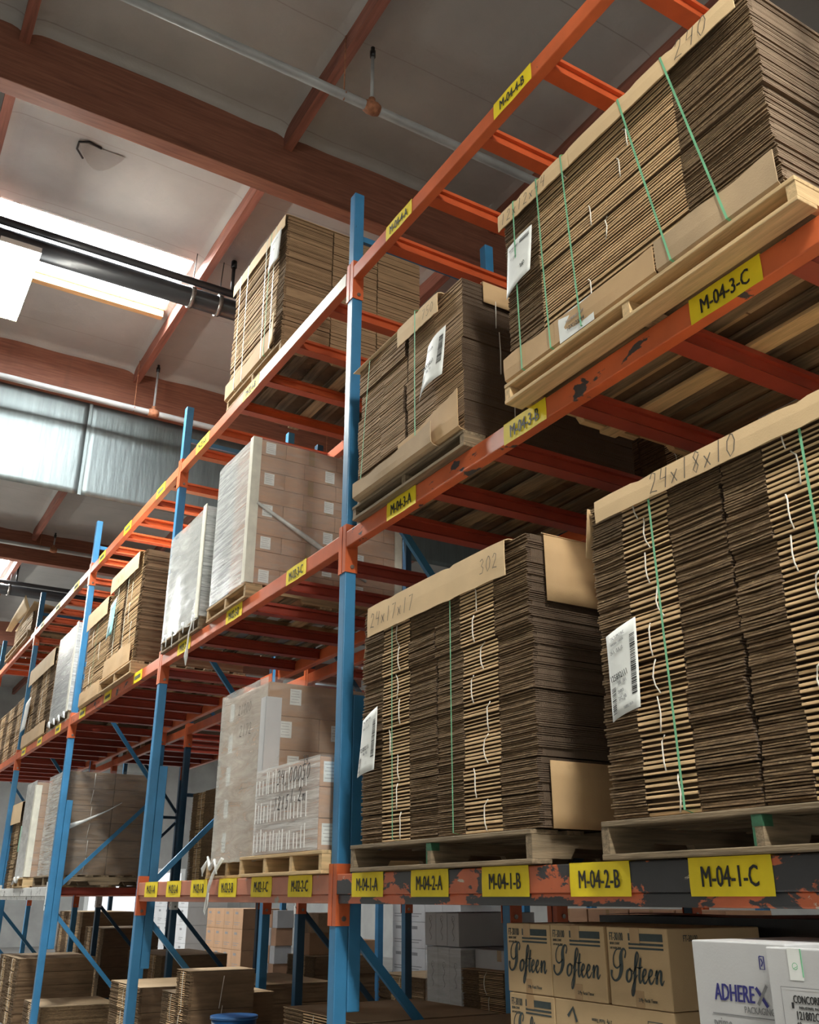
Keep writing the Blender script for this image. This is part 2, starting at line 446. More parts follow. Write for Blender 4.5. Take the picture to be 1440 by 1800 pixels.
def ceiling():
    xs = [-32 + 0.16 * i for i in range(int(47 / 0.16) + 1)]
    for gx, _ in GLU:
        xs += [gx + d for d in (-.34, -.26, -.21, -.18, 0, .03, .07, .13)]
    for a, b, c, d in SKY: xs += [a, b]
    ys = [-7 + 0.16 * i for i in range(int(19 / 0.16) + 1)]
    for p in PUR: ys += [p + d for d in (-.2, -.12, -.07, -.045, .045, .07, .12, .2)]
    for a, b, c, d in SKY: ys += [c, d]
    def clean(v):
        v = sorted(v); o = [v[0]]
        for t in v[1:]:
            if t - o[-1] > 0.006: o.append(t)
        return o
    xs, ys = clean(xs), clean(ys)
    def insky(x, y): return any(a - .001 < x < b + .001 and c - .001 < y < d + .001 for a, b, c, d in SKY)
    def h(x, y):
        z = CEIL + 0.03 * mnoise.noise(Vector((x * .9, y * .55, 0))) + 0.012 * mnoise.noise(Vector((x * 3.1, y * 1.7, 4)))
        dg = min(min(abs(x - g), abs(x - g + .175)) if not (g - .175 < x < g) else 0 for g, _ in GLU)
        dp = min(max(0, abs(y - p) - .045) for p in PUR)
        z -= 0.075 * math.exp(-dg / .05) + 0.05 * math.exp(-dp / .06)
        z -= 0.03 * math.exp(-((dp - .35) / .25) ** 2) * (0.6 + 0.6 * mnoise.noise(Vector((x * 1.7, y * .8, 9))))
        return z
    mb = MB(); nx = len(xs)
    for y in ys:
        for x in xs: mb.v.append((x, y, h(x, y)))
    for j in range(len(ys) - 1):
        for i in range(nx - 1):
            cx, cy = (xs[i] + xs[i + 1]) / 2, (ys[j] + ys[j + 1]) / 2
            if insky(cx, cy): continue
            q = j * nx + i
            mb.f.append((q, q + nx, q + nx + 1, q + 1)); mb.mi.append(0); mb.sm.append(True)
    mb.build('ceiling', 'insulation_foil')
    c = bpy.data.objects['ceiling']; struct(c)
    # torn seam with a hanging flap of insulation
    t = MB()
    t.grid(lambda u, v: (-3.17 - .20 * v * math.sin(math.pi * u) ** 1.0 - .02 * v, -1.52 + .46 * u, CEIL - .015 - .10 * v * math.sin(math.pi * u) ** .8), 14, 5)
    t.build('insulation_flap', 'insulation_foil', c)
    t = MB(); t.tube([(-3.16, -1.30, CEIL - .02), (-3.13, -1.43, CEIL - .02), (-3.17, -1.52, CEIL - .03), (-3.26, -1.52, CEIL - .045), (-3.35, -1.44, CEIL - .06)], .012, 6)
    t.build('torn_edge', 'black_plastic', c)
ceiling()

tn = 0
for gx, gz in GLU:
    tn += 1
    mb = MB(); mb.box(gx - .175, gx, -7, 12, gz, CEIL + .02)
    o = struct(mb.build('trim_%d' % tn, 'glulam_wood', bevel=.006)); o['label'] = 'laminated timber roof beam'
edges = [-32] + sorted(g for g, _ in GLU) + [15]
for p in PUR:
    tn += 1
    mb = MB()
    for a, b in zip(edges[:-1], edges[1:]):
        x0 = a + (.001 if a > -32 else 0); x1 = (b - .176) if b < 15 else b
        mb.box(x0, x1, p - .045, p + .045, CEIL - .25, CEIL + .02)
    o = struct(mb.build('trim_%d' % tn, 'purlin_wood')); o['label'] = 'red-brown roof purlin'

for n, (a, b, c, d) in enumerate(SKY, 1):
    mb = MB(); z = CEIL + .34
    mb.grid(lambda u, v: (a + (b - a) * u, c + (d - c) * v, z + .16 * math.sin(math.pi * u) * math.sin(math.pi * v) ** .5), 8, 12)
    win = struct(mb.build('window_%d' % n, 'skylight_dome'))
    f = MB()
    f.box(a - .03, a, c, d, CEIL - .02, z); f.box(b, b + .03, c, d, CEIL - .02, z)
    f.box(a - .03, b + .03, c - .03, c, CEIL - .02, z); f.box(a - .03, b + .03, d, d + .03, CEIL - .02, z)
    for k in range(5):
        f.box(a, a + .02, c, d, CEIL + .1 + .045 * k, CEIL + .12 + .045 * k)
    for k in range(1, 4):
        y = c + (d - c) * k / 4
        f.box(a, a + .035, y - .012, y + .012, CEIL, z)
    f.build('window_frame', 'white_frame', win)
    f = MB(); f.box(a - .12, a - .031, c, d, CEIL - .12, CEIL + .1)
    f.build('curb_board', 'curb_wood', win)

def walls():
    for nm, bx in (('wall_back', (-32, 15, 12, 12.2)), ('wall_front', (-32, 15, -7.2, -7)), ('wall_left', (-32.2, -32, -7.2, 12.2)), ('wall_right', (15, 15.2, -7.2, 12.2))):
        mb = MB(); mb.box(bx[0], bx[1], bx[2], bx[3], 0, 9.2)
        struct(mb.build(nm, 'concrete_wall'))
    # dock doors added as glowing panels for the bright far end
    for n, (x0, x1, y0, y1) in enumerate(((-31.99, -31.98, 6.3, 9.6), (-31.99, -31.98, -5.4, -1.2)), 1):
        mb = MB(); mb.box(x0, x1, y0, y1, .05, 2.4)
        d = struct(mb.build('door_%d' % n, 'door_daylight'))
        mb = MB(); mb.box(x0 - .03, x1 + .03, y0 - .15, y0, 0, 2.55); mb.box(x0 - .03, x1 + .03, y1, y1 + .15, 0, 2.55); mb.box(x0 - .03, x1 + .03, y0, y1, 2.4, 2.55)
        mb.build('door_frame', 'white_frame', d)
walls()

# galvanised smoke curtain hung below the second timber beam
def curtain():
    ys = [-7, -4.2, -.3, 3.6, 7.5, 12]
    mb = MB()
    for a, b in zip(ys[:-1], ys[1:]):
        mb.grid(lambda u, v: (-7.38 + .012 * mnoise.noise(Vector((a + u * 3, v * 2, 1))) - .018 * math.sin(math.pi * u) * math.sin(math.pi * v), a + (b - a) * u, 6.57 + 1.38 * v), 40, 16)
        mb.box(-7.378, -7.370, b - .02, b + .02, 6.57, 7.95)
    struct(mb.build('wall_curtain', 'galvanised', solid=.004))
curtain()

# ---------------------------------------------------------------- pipes and lamps under the roof
def sprinkler_pipe(x, z, risers, label, r=.042, matn='grey_pipe_paint'):
    t = thing('sprinkler_pipe', (x, 0, z), label, 'pipe', 'sprinkler pipes under the roof')
    MB().tube([(x, -7, z), (x, 12, z)], r, 14).build('pipe', matn, t)
    for y in risers:
        MB().tube([(x, y - .07, z), (x, y - .03, z), (x, y + .03, z), (x, y + .07, z)], [r * 1.15, r * 1.5, r * 1.5, r * 1.15], 12).tube([(x, y, z), (x, y, z + .1)], r * .75, 10).build('pipe_fitting', 'rust_fitting', t)
        mb = MB().tube([(x, y, z + .1), (x, y, CEIL - .2)], .016, 8)
        rs = mb.build('riser', matn, t)
        MB().tube([(x, y, CEIL - .2), (x, y, CEIL - .13), (x, y, CEIL - .125), (x, y, CEIL - .09)], [.026, .026, .014, .02], 10).build('sprinkler_head', 'black_pipe_paint', rs)
        h = MB().tube([(x, y - .27, z + r), (x, y - .27, CEIL - .1)], .006, 6)
        h.tube([(x, y - .27, z - r * 1.2), (x + r * 1.1, y - .27, z), (x, y - .27, z + r * 1.3), (x - r * 1.1, y - .27, z), (x, y - .27, z - r * 1.2)], .006, 6)
        h.build('hanger_rod', 'rust_fitting', t)
sprinkler_pipe(-.60, 7.87, [.46, 3.4, -2.6], 'nearest grey sprinkler pipe under the roof, above the orange top beam')
sprinkler_pipe(-6.92, 7.80, [.45, 3.4, -2.6], 'grey sprinkler pipe running along the timber beam over the metal curtain')
sprinkler_pipe(-14.6, 8.20, [.62, 3.4, -2.6], 'farthest grey sprinkler pipe along the timber beam beyond the metal curtain')

def black_pipes(x, z, label, ry):
    t = thing('black_pipe_run', (x, 0, z), label, 'pipe')
    MB().tube([(x, -7, z), (x, 12, z)], .115, 18).build('large_pipe', 'black_pipe_paint', t)
    MB().tube([(x + .1, -7, z + .15), (x + .1, ry, z + .15), (x + .1, 12, z + .15)], .045, 12).build('small_pipe', 'black_pipe_paint', t)
    for y in (ry - 3.3, ry - .45, ry - .12, ry + 2.4):
        c = MB().tube([(x, y - .025, z), (x, y + .025, z)], .13, 18)
        c.build('pipe_clamp', 'bolt_steel', t)
        h = MB().tube([(x, y, z + .1), (x + .02, y + .02, CEIL - .05)], .006, 6)
        h.build('hanger_rod', 'black_pipe_paint', t)
    rr = MB().tube([(x + .1, ry, z + .15), (x + .1, ry, CEIL - .12)], .022, 8).build('riser', 'black_pipe_paint', t)
    MB().tube([(x + .1, ry, CEIL - .14), (x + .1, ry, CEIL - .05)], .034, 10).build('sprinkler_head', 'black_pipe_paint', rr)
black_pipes(-4.28, 8.0, 'thick black pipe pair crossing below the bright skylight', .53)
black_pipes(-17.35, 8.02, 'far black pipe pair crossing below the far left skylight', .35)

def lamp(x0, label, ln=2.44):
    t = thing('fluorescent_light', (x0, -1.85, 7.3), label, 'light', 'fluorescent aisle lights')
    MB().box(x0, x0 + ln, -2.04, -1.66, 7.36, 7.42).build('housing', 'white_frame', t)
    MB().box(x0 + .012, x0 + ln - .012, -2.028, -1.672, 7.29, 7.36).build('diffuser', 'tube_glow', t)
    g = MB()
    for k in range(16):
        y = -2.0 + .02 * k + random.uniform(-.01, .01)
        g.add([(x0 - .001, y, 7.29), (x0 - .001, y + .03, 7.29), (x0 - .001, y + .015, 7.30 + random.uniform(.01, .05))], [(0, 1, 2)])
    g.build('grime_edge', 'grime', t)
    for y in (-2.02, -1.68):
        MB().tube([(x0 + .12, y, 7.42), (x0 + .12, y, CEIL)], .003, 5).build('hanger_wire', 'grime', t)
lamp(-4.66, 'glowing fluorescent fixture hanging below the skylight at the left edge', 1.25)
for x, where in ((6.0, 'beyond the right edge of the M-04 bay'), (12.2, 'at the far right end of the aisle'), (-17.8, 'far down the aisle past the metal curtain')):
    lamp(x, 'long fluorescent fixture hanging over the aisle ' + where)

# ================================================================= RACKS
LV = {1: 1.565, 3: 3.537, 4: 5.519}       # underside of the beams
BH = .102
LVN = {1: 'lowest', 3: 'middle', 4: 'top'}
BAY = {0: 'M-04 bay', 1: 'M-02 bay', 2: 'first bay left of M-02', 3: 'second bay left of M-02', 4: 'third bay left of M-02'}
POST = {-1: 'right end of the M-04 bay', 0: 'post between M-04 and M-02 bays', 1: 'left end of the M-02 bay', 2: 'second post left of M-04', 3: 'third post left of M-04', 4: 'fourth post left of M-04', 5: 'fifth post left of M-04'}
FD = 1.219

def upright(k, y0, row, top):
    x = -B * k
    where = ['blue front rack frame nearest the right edge, end of the M-04 bay', 'blue front rack frame between the M-04 and M-02 labels', 'blue front rack frame at the left end of the M-02 labels', 'blue front rack frame second left of the M-04 labels', 'blue front rack frame third left of the M-04 labels', 'blue front rack frame farthest left in the front row'][k + 1] if row == 1 else \
            'dark blue rear rack frame standing behind the ' + ['right end of the M-04 bay', 'left end of the M-04 bay', 'left end of the M-02 bay', 'second front post left of M-04', 'third front post left of M-04', 'farthest left front post'][k + 1]
    t = thing('rack_upright_frame', (x, y0, 0), where, 'rack frame', 'front row rack frames' if row == 1 else 'rear row rack frames')
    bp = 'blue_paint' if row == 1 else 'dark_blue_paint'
    for yy in (y0, y0 + FD - .076):
        mb = MB(); mb.box(x - .038, x + .038, yy, yy + .076, 0, top)
        mb.build('post', bp, t, bevel=.006)
        mb = MB(); mb.box(x - .08, x + .08, yy - .04, yy + .12, 0, .01); mb.build('base_plate', bp, t)
    if row == 1:
        mb = MB(); mb.box(x - .036, x + .036, y0 + .079, y0 + .155, 1.0, 2.645); mb.build('reinforcing_post', bp, t, bevel=.006)
    ya, yb = y0 + .076, y0 + FD - .076
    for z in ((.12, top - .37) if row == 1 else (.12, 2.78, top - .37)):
        mb = MB(); mb.bar((x, ya, z), (x, yb, z), .03, .045); mb.build('horizontal_brace', bp, t)
    for (za, zb) in ((1.42, .30), (1.62, 2.70), (4.18, 2.86), (4.30, 5.36)):
        mb = MB(); mb.bar((x, ya, za), (x, yb, zb), .03, .045); mb.build('diagonal_brace', bp, t)
    return t

def beam(k, y, row, lvl, side, material, labels=None, blank=(), lip=False, h=BH, zlift=0.0):
    """y is the aisle-side face; labels: list of (x0, x1, text)"""
    xl, xr = -B * k + .042, -B * (k - 1) - .042
    z0 = LV[lvl] + zlift; xm = (xl + xr) / 2
    fr = side == 'front'
    lab = ('%s orange %s beam of the %s%s' % (LVN[lvl], side, BAY[k], '' if row == 1 else ' in the rear rack'))
    if labels: lab = '%s orange front beam with yellow labels %s to %s' % (LVN[lvl], labels[0][2], labels[-1][2])
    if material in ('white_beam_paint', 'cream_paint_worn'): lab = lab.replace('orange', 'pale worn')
    t = thing('rack_beam', (xm, y, z0), lab, 'rack beam', ('front' if row == 1 else 'rear') + ' rack beams')
    d = 1 if fr else -1          # box depth grows away from the outer face
    ya, yb = (y, y + .06) if fr else (y - .06, y)
    mb = MB()
    if lip:
        mb.box(xl + .003, xr - .003, ya, yb, z0, z0 + h)
        mb.box(xl + .003, xr - .003, ya + .012, yb, z0 - .045, z0)
    else:
        mb.box(xl + .003, xr - .003, ya, yb, z0, z0 + h)
    mb.build('beam_rail', material, t, bevel=.005)
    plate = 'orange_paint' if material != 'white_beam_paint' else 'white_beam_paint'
    for s, xe in ((1, xl), (-1, xr)):
        xp = xe - s * .0
        mb = MB()
        pa, pb = (y - .002, y + .082) if fr else (y - .082, y + .002)
        mb.box(min(xe, xe + s * .005), max(xe, xe + s * .005), pa, pb, z0 - .155, z0 + .155)
        fy0, fy1 = (y - .002, y + .003) if fr else (y - .003, y + .002)
        mb.box(min(xe, xe - s * .036), max(xe, xe - s * .036), fy0, fy1, z0 - .155, z0 + .155)
        pl = mb.build('connector_plate', plate, t)
        ym = y + .045 * d
        b = MB().tube([(xe + s * .004, ym, z0 - .12), (xe + s * .014, ym, z0 - .12)], .013, 8)
        b.build('bolt', 'bolt_steel', pl)
    if fr and row == 1 and labels:
        for (x0, x1, s) in labels:
            m2 = MB()
            zt = z0 + h + .002; zb = z0 - (.012 if lip else .006)
            m2.grid(lambda u, v: (x0 + (x1 - x0) * u, y - .003 - .0015 * math.sin(9 * u + 4 * v), zb + (zt - zb) * v), 8, 4)
            m2.box(x0, x1, y - .003, y + .03, zt - .001, zt)
            lb = m2.build('location_label', 'label_yellow', t)
            if s: lettering(s, .088, ((x0 + x1) / 2, y - .006, z0 + h * .42), 'front', 'ink_black', lb, sx=.66, fat=.0020)
    return t

def support_bar(k, i, xo, y0, row, lvl, material):
    x = -B * k + xo; zt = LV[lvl] + BH - .002
    nm = '%s red-orange support bar from the left, %s level, %s' % (ORD[i], LVN[lvl], BAY[k])
    if row == 2: nm = '%s support bar from the left, %s level, rear rack behind %s' % (ORD[i], LVN[lvl], BAY[k])
    mb = MB()
    mb.prism([(x - .052, zt - .022), (x - .03, zt - .022), (x - .03, zt - .07), (x - .042, zt - .085), (x + .042, zt - .085), (x + .03, zt - .07), (x + .03, zt - .022), (x + .052, zt - .022), (x + .052, zt), (x - .052, zt)], y0 + .058, y0 + FD - .058, 'y')
    o = mb.build('pallet_support_bar', material, origin=(x, y0 + .058, zt - .085))
    tag(o, nm, 'support bar', 'pallet support bars')

BARS = [.44, .97, 1.54, 2.11, 2.72, 3.30]
for k in range(-1, 5):
    upright(k, .004, 1, 6.279)
    upright(k, 1.5, 2, 6.22)
LB = {
    (0, 1): [(.227, .559, 'M-04-1-A'), (.826, 1.149, 'M-04-2-A'), (1.408, 1.731, 'M-04-1-B'), (1.98, 2.301, 'M-04-2-B'), (2.574, 2.904, 'M-04-1-C')],
    (1, 1): [(-3.496, -3.147, 'M-02-1-A'), (-2.91, -2.56, 'M-02-2-A'), (-2.326, -1.982, 'M-02-1-B'), (-1.743, -1.412, 'M-02-2-B'), (-1.156, -.827, 'M-02-1-C'), (-.582, -.255, 'M-02-2-C')],
    (0, 3): [(.56, .88, 'M-04-3-A'), (1.69, 2.01, 'M-04-3-B'), (2.873, 3.205, 'M-04-3-C')],
    (0, 4): [(.513, .839, 'M-04-4-A'), (1.722, 2.057, 'M-04-4-B'), (2.88, 3.2, 'M-04-4-C')],
    (1, 3): [(-3.213, -2.866, 'M-02-3-A'), (-2.009, -1.669, 'M-02-3-B'), (-.847, -.524, 'M-02-3-C')],
    (1, 4): [(-3.227, -2.863, 'M-02-4-A'), (-2.004, -1.651, 'M-02-4-B')],
}
# worn labels on the farther beams, print too small to read
FAR = {(2, 4): (-4.51, -5.8, -6.98), (2, 3): (-4.62, -5.78, -6.95), (3, 3): (-8.3, -9.5, -10.7), (3, 4): (-8.4, -9.6, -10.75)}
for k in range(0, 5):
    for lvl in (1, 3, 4):
        if lvl == 1 and k == 2: continue          # the first bay left of M-02 has no low beams
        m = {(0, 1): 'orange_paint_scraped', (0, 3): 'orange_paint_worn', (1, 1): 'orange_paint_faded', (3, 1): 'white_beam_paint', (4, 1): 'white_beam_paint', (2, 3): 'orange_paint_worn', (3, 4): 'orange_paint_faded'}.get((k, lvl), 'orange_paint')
        t = beam(k, 0.0, 1, lvl, 'front', m, LB.get((k, lvl)), lip=(lvl == 1))
        for x0 in FAR.get((k, lvl), ()):
            m2 = MB(); m2.box(x0, x0 + .3, -.004, -.001, LV[lvl] - .004, LV[lvl] + BH)
            m2.box(x0 + .05, x0 + .25, -.006, -.004, LV[lvl] + .03, LV[lvl] + .065, 1)
            m2.build('location_label', ['label_yellow', 'grime'], t)
        beam(k, .004 + FD + .004, 1, lvl, 'back', 'orange_paint')
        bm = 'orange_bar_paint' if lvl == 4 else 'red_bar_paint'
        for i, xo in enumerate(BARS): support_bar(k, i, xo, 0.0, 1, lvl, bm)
    for lvl in (1, 3, 4):
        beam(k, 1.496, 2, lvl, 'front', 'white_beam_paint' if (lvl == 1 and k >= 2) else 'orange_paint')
        if k < 4: beam(k, 1.5 + FD + .004, 2, lvl, 'back', 'orange_paint')
        if k < 4:
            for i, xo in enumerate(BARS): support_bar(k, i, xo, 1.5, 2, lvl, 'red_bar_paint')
# pale masking tape over the right half of the top M-02 beam
tp = [o for o in bpy.data.objects if o.get('label', '').startswith('top orange front beam with yellow labels M-02')][0]
MB().box(-1.63, -.06, -.0035, -.0008, 5.521, 5.624).build('pale_tape', 'cream_paint_worn', tp)

# ================================================================= PALLETS, STACKS, CARTONS
def pallet(x0, x1, y0, y1, z0, h, label, wood='wood', green=False, n_str=3, bottom=True, group=None):
    t = thing('wooden_pallet', ((x0 + x1) / 2, y0, z0), label, 'pallet', group or 'wooden pallets on the racks')
    bt = .019; g = .0008
    nb = 7; L = y1 - y0
    for i in range(nb):
        wd = .14 if i in (0, nb - 1) else .09
        yc = y0 + wd / 2 + (L - wd) * i / (nb - 1) if i not in (0, nb - 1) else (y0 + .07 if i == 0 else y1 - .07)
        jx = random.uniform(-.008, .008)
        MB().box(x0 + jx, x1 + jx, yc - wd / 2, yc + wd / 2, z0 + h - bt, z0 + h).build('deck_board', (wood if i == 0 else 'old_wood') + '_across', t, bevel=.003)  # boards behind the first take darker old wood as painted underside shade
    for i in range(n_str):
        xc = x0 + .02 + (x1 - x0 - .04) * i / (n_str - 1)
        sw = .019
        zb = z0 + (bt + g if bottom else 0)
        mb = MB()
        # stringer with two fork notches
        zt = z0 + h - bt - g; nz = zb + (zt - zb) * .45
        mb.prism([(y0 + .004, zb), (y0 + L * .16, zb), (y0 + L * .18, nz), (y0 + L * .34, nz), (y0 + L * .36, zb), (y0 + L * .64, zb), (y0 + L * .66, nz), (y0 + L * .82, nz), (y0 + L * .84, zb), (y1 - .004, zb), (y1 - .004, zt), (y0 + .004, zt)], xc - sw, xc + sw, 'x')
        st = mb.build('stringer', wood + '_deep', t)
        if green and i == 1:
            MB().box(xc - sw - .0008, xc + sw + .0008, y0 + .003, y0 + .05, zb + (zt - zb) * .62, zt).box(xc - sw - .0008, xc - sw + .008, y0 + .003, y0 + .05, zb, zb + (zt - zb) * .6).build('green_paint_mark', 'green_mark_paint', st)
    if bottom:
        for yc in (y0 + .05, (y0 + y1) / 2, y1 - .05):
            MB().box(x0, x1, yc - .05, yc + .05, z0, z0 + bt).build('bottom_board', wood + '_across', t, bevel=.003)
    return t

def flat_bundles(t, x0, x1, y0, y1, z0, z1, nx, nz, cols, ny=1, ply=.009, jit=.008, side='fluted_side', twine=True, gap=.006, lean=.012, smooth_front=None, raw='raw_edge', fold='fold_edge'):
    """strapped bundles of flattened boxes: nx across, ny deep, nz high; cols = [(share, kind)] from left to right"""
    mats = [raw, fold, 'board_between', side]
    wx, wy, hz = (x1 - x0) / nx, (y1 - y0) / ny, (z1 - z0) / nz
    for iz in range(nz):
        for ix in range(nx):
            for iy in range(ny):
                if iy > 0 and ix < nx - 1 and iy < ny - 1: continue      # nothing of these shows
                jx, jy = random.uniform(-lean, lean) * .6, random.uniform(0, lean) * (1 if iy == 0 else .3)
                bx0 = x0 + wx * ix + gap / 2 + (jx if ix else max(jx, 0)); bx1 = x0 + wx * (ix + 1) - gap / 2 + min(jx, .004)
                by0 = y0 + wy * iy + (gap / 2 if iy else 0) + (jy if iy == 0 else 0); by1 = y0 + wy * (iy + 1) - gap / 2
                bz0, bz1 = z0 + hz * iz + (.001 if iz else 0), z0 + hz * (iz + 1) - .002
                mb = MB(); n = max(2, int(round((bz1 - bz0) / ply))); p = (bz1 - bz0) / n
                wob = random.random() * 50
                for i in range(n):
                    za = bz0 + p * i; th = random.uniform(.36, .66) if random.random() > .12 else .26; rx = random.uniform(-.5, .5) * jit
                    if iy == 0:
                        u = 0.0
                        for share, kind in cols:
                            xa = bx0 + (bx1 - bx0) * u; u += share; xb = bx0 + (bx1 - bx0) * u
                            right = bx1 + rx if u > .999 else xb - .0015
                            left = xa + (random.uniform(0, .6) * jit if xa == bx0 else 0)
                            if kind == 'f':
                                yf = by0 + random.uniform(0, .5) * jit * (1 if random.random() > .1 else 2.5)
                                zt = za + p * th
                                q = .16 * p * th
                                vs = [(left, yf + .003, za), (left, yf, za + q), (left, yf, zt - q), (left, yf + .003, zt), (left, by1, zt), (left, by1, za)]
                                vs += [(right, *v[1:]) for v in vs]
                                mb.add(vs, [(k, (k + 1) % 6, 6 + (k + 1) % 6, 6 + k)[::-1] for k in (0, 1, 2)], 1)
                                b = len(mb.v) - 12
                                for f, m in (((3, 4, 10, 9), 2), ((5, 0, 6, 11), 2), ((6, 7, 8, 9, 10, 11), 3), ((0, 5, 4, 3, 2, 1), 3), ((4, 5, 11, 10), 1)):
                                    mb.f.append(tuple(b + k for k in f)); mb.mi.append(m); mb.sm.append(False)
                            else:
                                for hh in (0, 1):
                                    yf = by0 + .001 + random.random() ** 1.6 * jit
                                    yg = yf + random.uniform(-.4, .4) * jit * .6
                                    zz = za + p * .5 * hh + random.uniform(0, .06) * p
                                    zc = zz + p * random.uniform(.26, .40)
                                    xm = left + (right - left) * random.uniform(.3, .7)
                                    b = len(mb.v)
                                    zj = random.uniform(-.12, .12) * p
                                    mb.v += [(left, yf, zz), (xm, (yf + yg) / 2 + random.uniform(0, .3) * jit, zz + zj), (right, yg, zz), (right, by1, zz), (left, by1, zz),
                                             (left, yf, zc), (xm, (yf + yg) / 2 + random.uniform(0, .3) * jit, zc + zj), (right, yg, zc), (right, by1, zc), (left, by1, zc)]
                                    for f, m in (((0, 1, 6, 5), 0), ((1, 2, 7, 6), 0), ((2, 3, 8, 7), 3), ((3, 4, 9, 8), 0), ((4, 0, 5, 9), 3), ((4, 3, 2, 1, 0), 2), ((5, 6, 7, 8, 9), 2)):
                                        mb.f.append(tuple(b + k for k in f)); mb.mi.append(m); mb.sm.append(False)
                    else:
                        mb.slab(bx0, bx1 + rx, by0, by1, za, za + p * .9, 0, 3, 2)
                mb.slab(bx0 + .012, bx1 - .0035, by0 + (.03 if iy == 0 else .002), by1 - .002, bz0 + .001, bz1 - .001, 2, 3, 2)
                bd = mb.build('flat_box_bundle', mats, t)
                if twine and iy == 0:
                    u = 0.0; cs = []
                    for share, kind in cols:
                        if kind == 'f': cs.append(u + share * random.uniform(.25, .7))
                        u += share
                    if cs:
                        xa = bx0 + (bx1 - bx0) * random.choice(cs); bow = random.uniform(-.025, .025)
                        MB().tube([(xa, by0 + .004, bz0 + .004), (xa + bow * .7, by0 - .003, bz0 + hz * .25), (xa + bow, by0 - .004, (bz0 + bz1) / 2), (xa + bow * .6, by0 - .003, bz1 - hz * .2), (xa + random.uniform(-.02, .02), by0 + .004, bz1 - .004)], .0028, 6).build('twine', 'twine', bd)

def strap(t, x, y0, y1, z0, z1, dx=0.0, material='strap_green', w=.009, over=.006):
    """plastic band over the top, down the front and under the load"""
    mb = MB()
    ya = y0 - over
    pts = [(y1 + .004, z0 + .03), (y1 + .004, z1 + .004), (y0 + .02, z1 + .004), (ya, z1 - .012), (ya - .002, (z0 + z1) / 2), (ya, z0 + .012), (y0 + .03, z0 + .003)]
    b = len(mb.v)
    zz = lambda z: x + dx * (z1 - z) / (z1 - z0)
    for (y, z) in pts:
        mb.v += [(zz(z) - w / 2, y, z), (zz(z) + w / 2, y, z)]
    for i in range(len(pts) - 1):
        q = b + 2 * i; mb.f.append((q, q + 1, q + 3, q + 2)); mb.mi.append(0); mb.sm.append(False)
    return mb.build('strap', material, t)

def cap(t, xa, xb, y0, z1, drop, depth=.6, material='kraft_cap', dips=(), tail=0.0):
    """cardboard sheet on top whose edge folds down over the front"""
    def zt(x, s=1): return z1 + .006 - s * sum(.012 * math.exp(-((x - d) / .022) ** 2) for d in dips) - .012 * max(0, (abs((x - xa) / (xb - xa) - .5) - .42)) * 4
    mb = MB()
    pts = [(depth, 0, 0), (.05, 0, 0), (.012, 0, -.002), (0, -.012, -.012), (0, -.014, -drop * .5), (0, -.012 - tail, -drop)]
    nx = 28
    for j, (dy, fy, fz) in enumerate(pts):
        for i in range(nx + 1):
            x = xa + (xb - xa) * i / nx
            mb.v.append((x, y0 + dy + fy - .003, zt(x, 1 if j < 4 else .25) + fz + (.0012 * math.sin(i * 1.3) if j == 5 else 0)))
    for j in range(len(pts) - 1):
        for i in range(nx):
            q = j * (nx + 1) + i; mb.f.append((q, q + nx + 1, q + nx + 2, q + 1)); mb.mi.append(0); mb.sm.append(False)
    return mb.build('cap_sheet', material, t, solid=.004)

def tray(t, xa, xb, y0, z0, up, depth=.5, material='kraft_face', seams=(), ends=0.0, name='base_sheet'):
    """sheet under the load whose edge turns up over the front"""
    mb = MB(); nx = 30
    z0 += .003
    pts = [(depth, 0.0), (.05, 0.0), (.0, .004), (-.016, .016), (-.018, up * .5), (-.018, up)]
    for j, (dy, dz) in enumerate(pts):
        for i in range(nx + 1):
            x = xa + (xb - xa) * i / nx
            wv = .005 * math.sin(7 * x) + .004 * math.sin(23 * x) + ends * (i / nx) ** 2
            mb.v.append((x, y0 + dy - (.003 * math.sin(11 * x) if j > 3 else 0), z0 + dz + (wv if j == 5 else 0)))
    for j in range(len(pts) - 1):
        for i in range(nx):
            q = j * (nx + 1) + i; mb.f.append((q, q + nx + 1, q + nx + 2, q + 1)); mb.mi.append(0); mb.sm.append(False)
    return mb.build(name, material, t, solid=.004)

def sheet_label(t, corners, y, lines, bars=(), material='paper', bend=.012, name='shipping_label'):
    """paper sheet on the front: corners = tl, tr, bl, br as (x, z); lines = (u, v, size, text)"""
    tl, tr, bl, br = [Vector(c) for c in corners]
    def P(u, v, d=0.0):
        a = tl.lerp(tr, u); b = bl.lerp(br, u); p = b.lerp(a, v)
        return (p.x, y - .006 - d - bend * math.sin(math.pi * u) * (.4 + .6 * (1 - v)) - .006 * (1 - v) ** 2, p.y)
    mb = MB(); mb.grid(lambda u, v: P(u, v), 8, 8)
    lab = mb.build(name, material, t, solid=.0008)
    W = (tr - tl).length; H = (tl - bl).length
    for (u, v, size, s) in lines:
        a = (tr - tl).lerp(br - bl, 1 - v); p = P(u, v, .004)
        lettering(s, size * H, p, 'front', 'ink_grey' if size < .085 else 'ink_black', lab, 'print', sx=min(1.0, W / H * 1.25), tilt=math.atan2(a.y, a.x))
    if bars:
        for (u0, u1, v0, v1) in bars:
            m2 = MB(); v = v0
            while v < v1:
                th = random.choice((.006, .01, .016, .008))
                m2.add([P(u0, v, .003), P(u1, v, .003), P(u1, v + th, .003), P(u0, v + th, .003)], [(0, 1, 2, 3)])
                v += th + random.choice((.006, .009, .014))
            m2.build('barcode', 'ink_black', lab)
    return lab

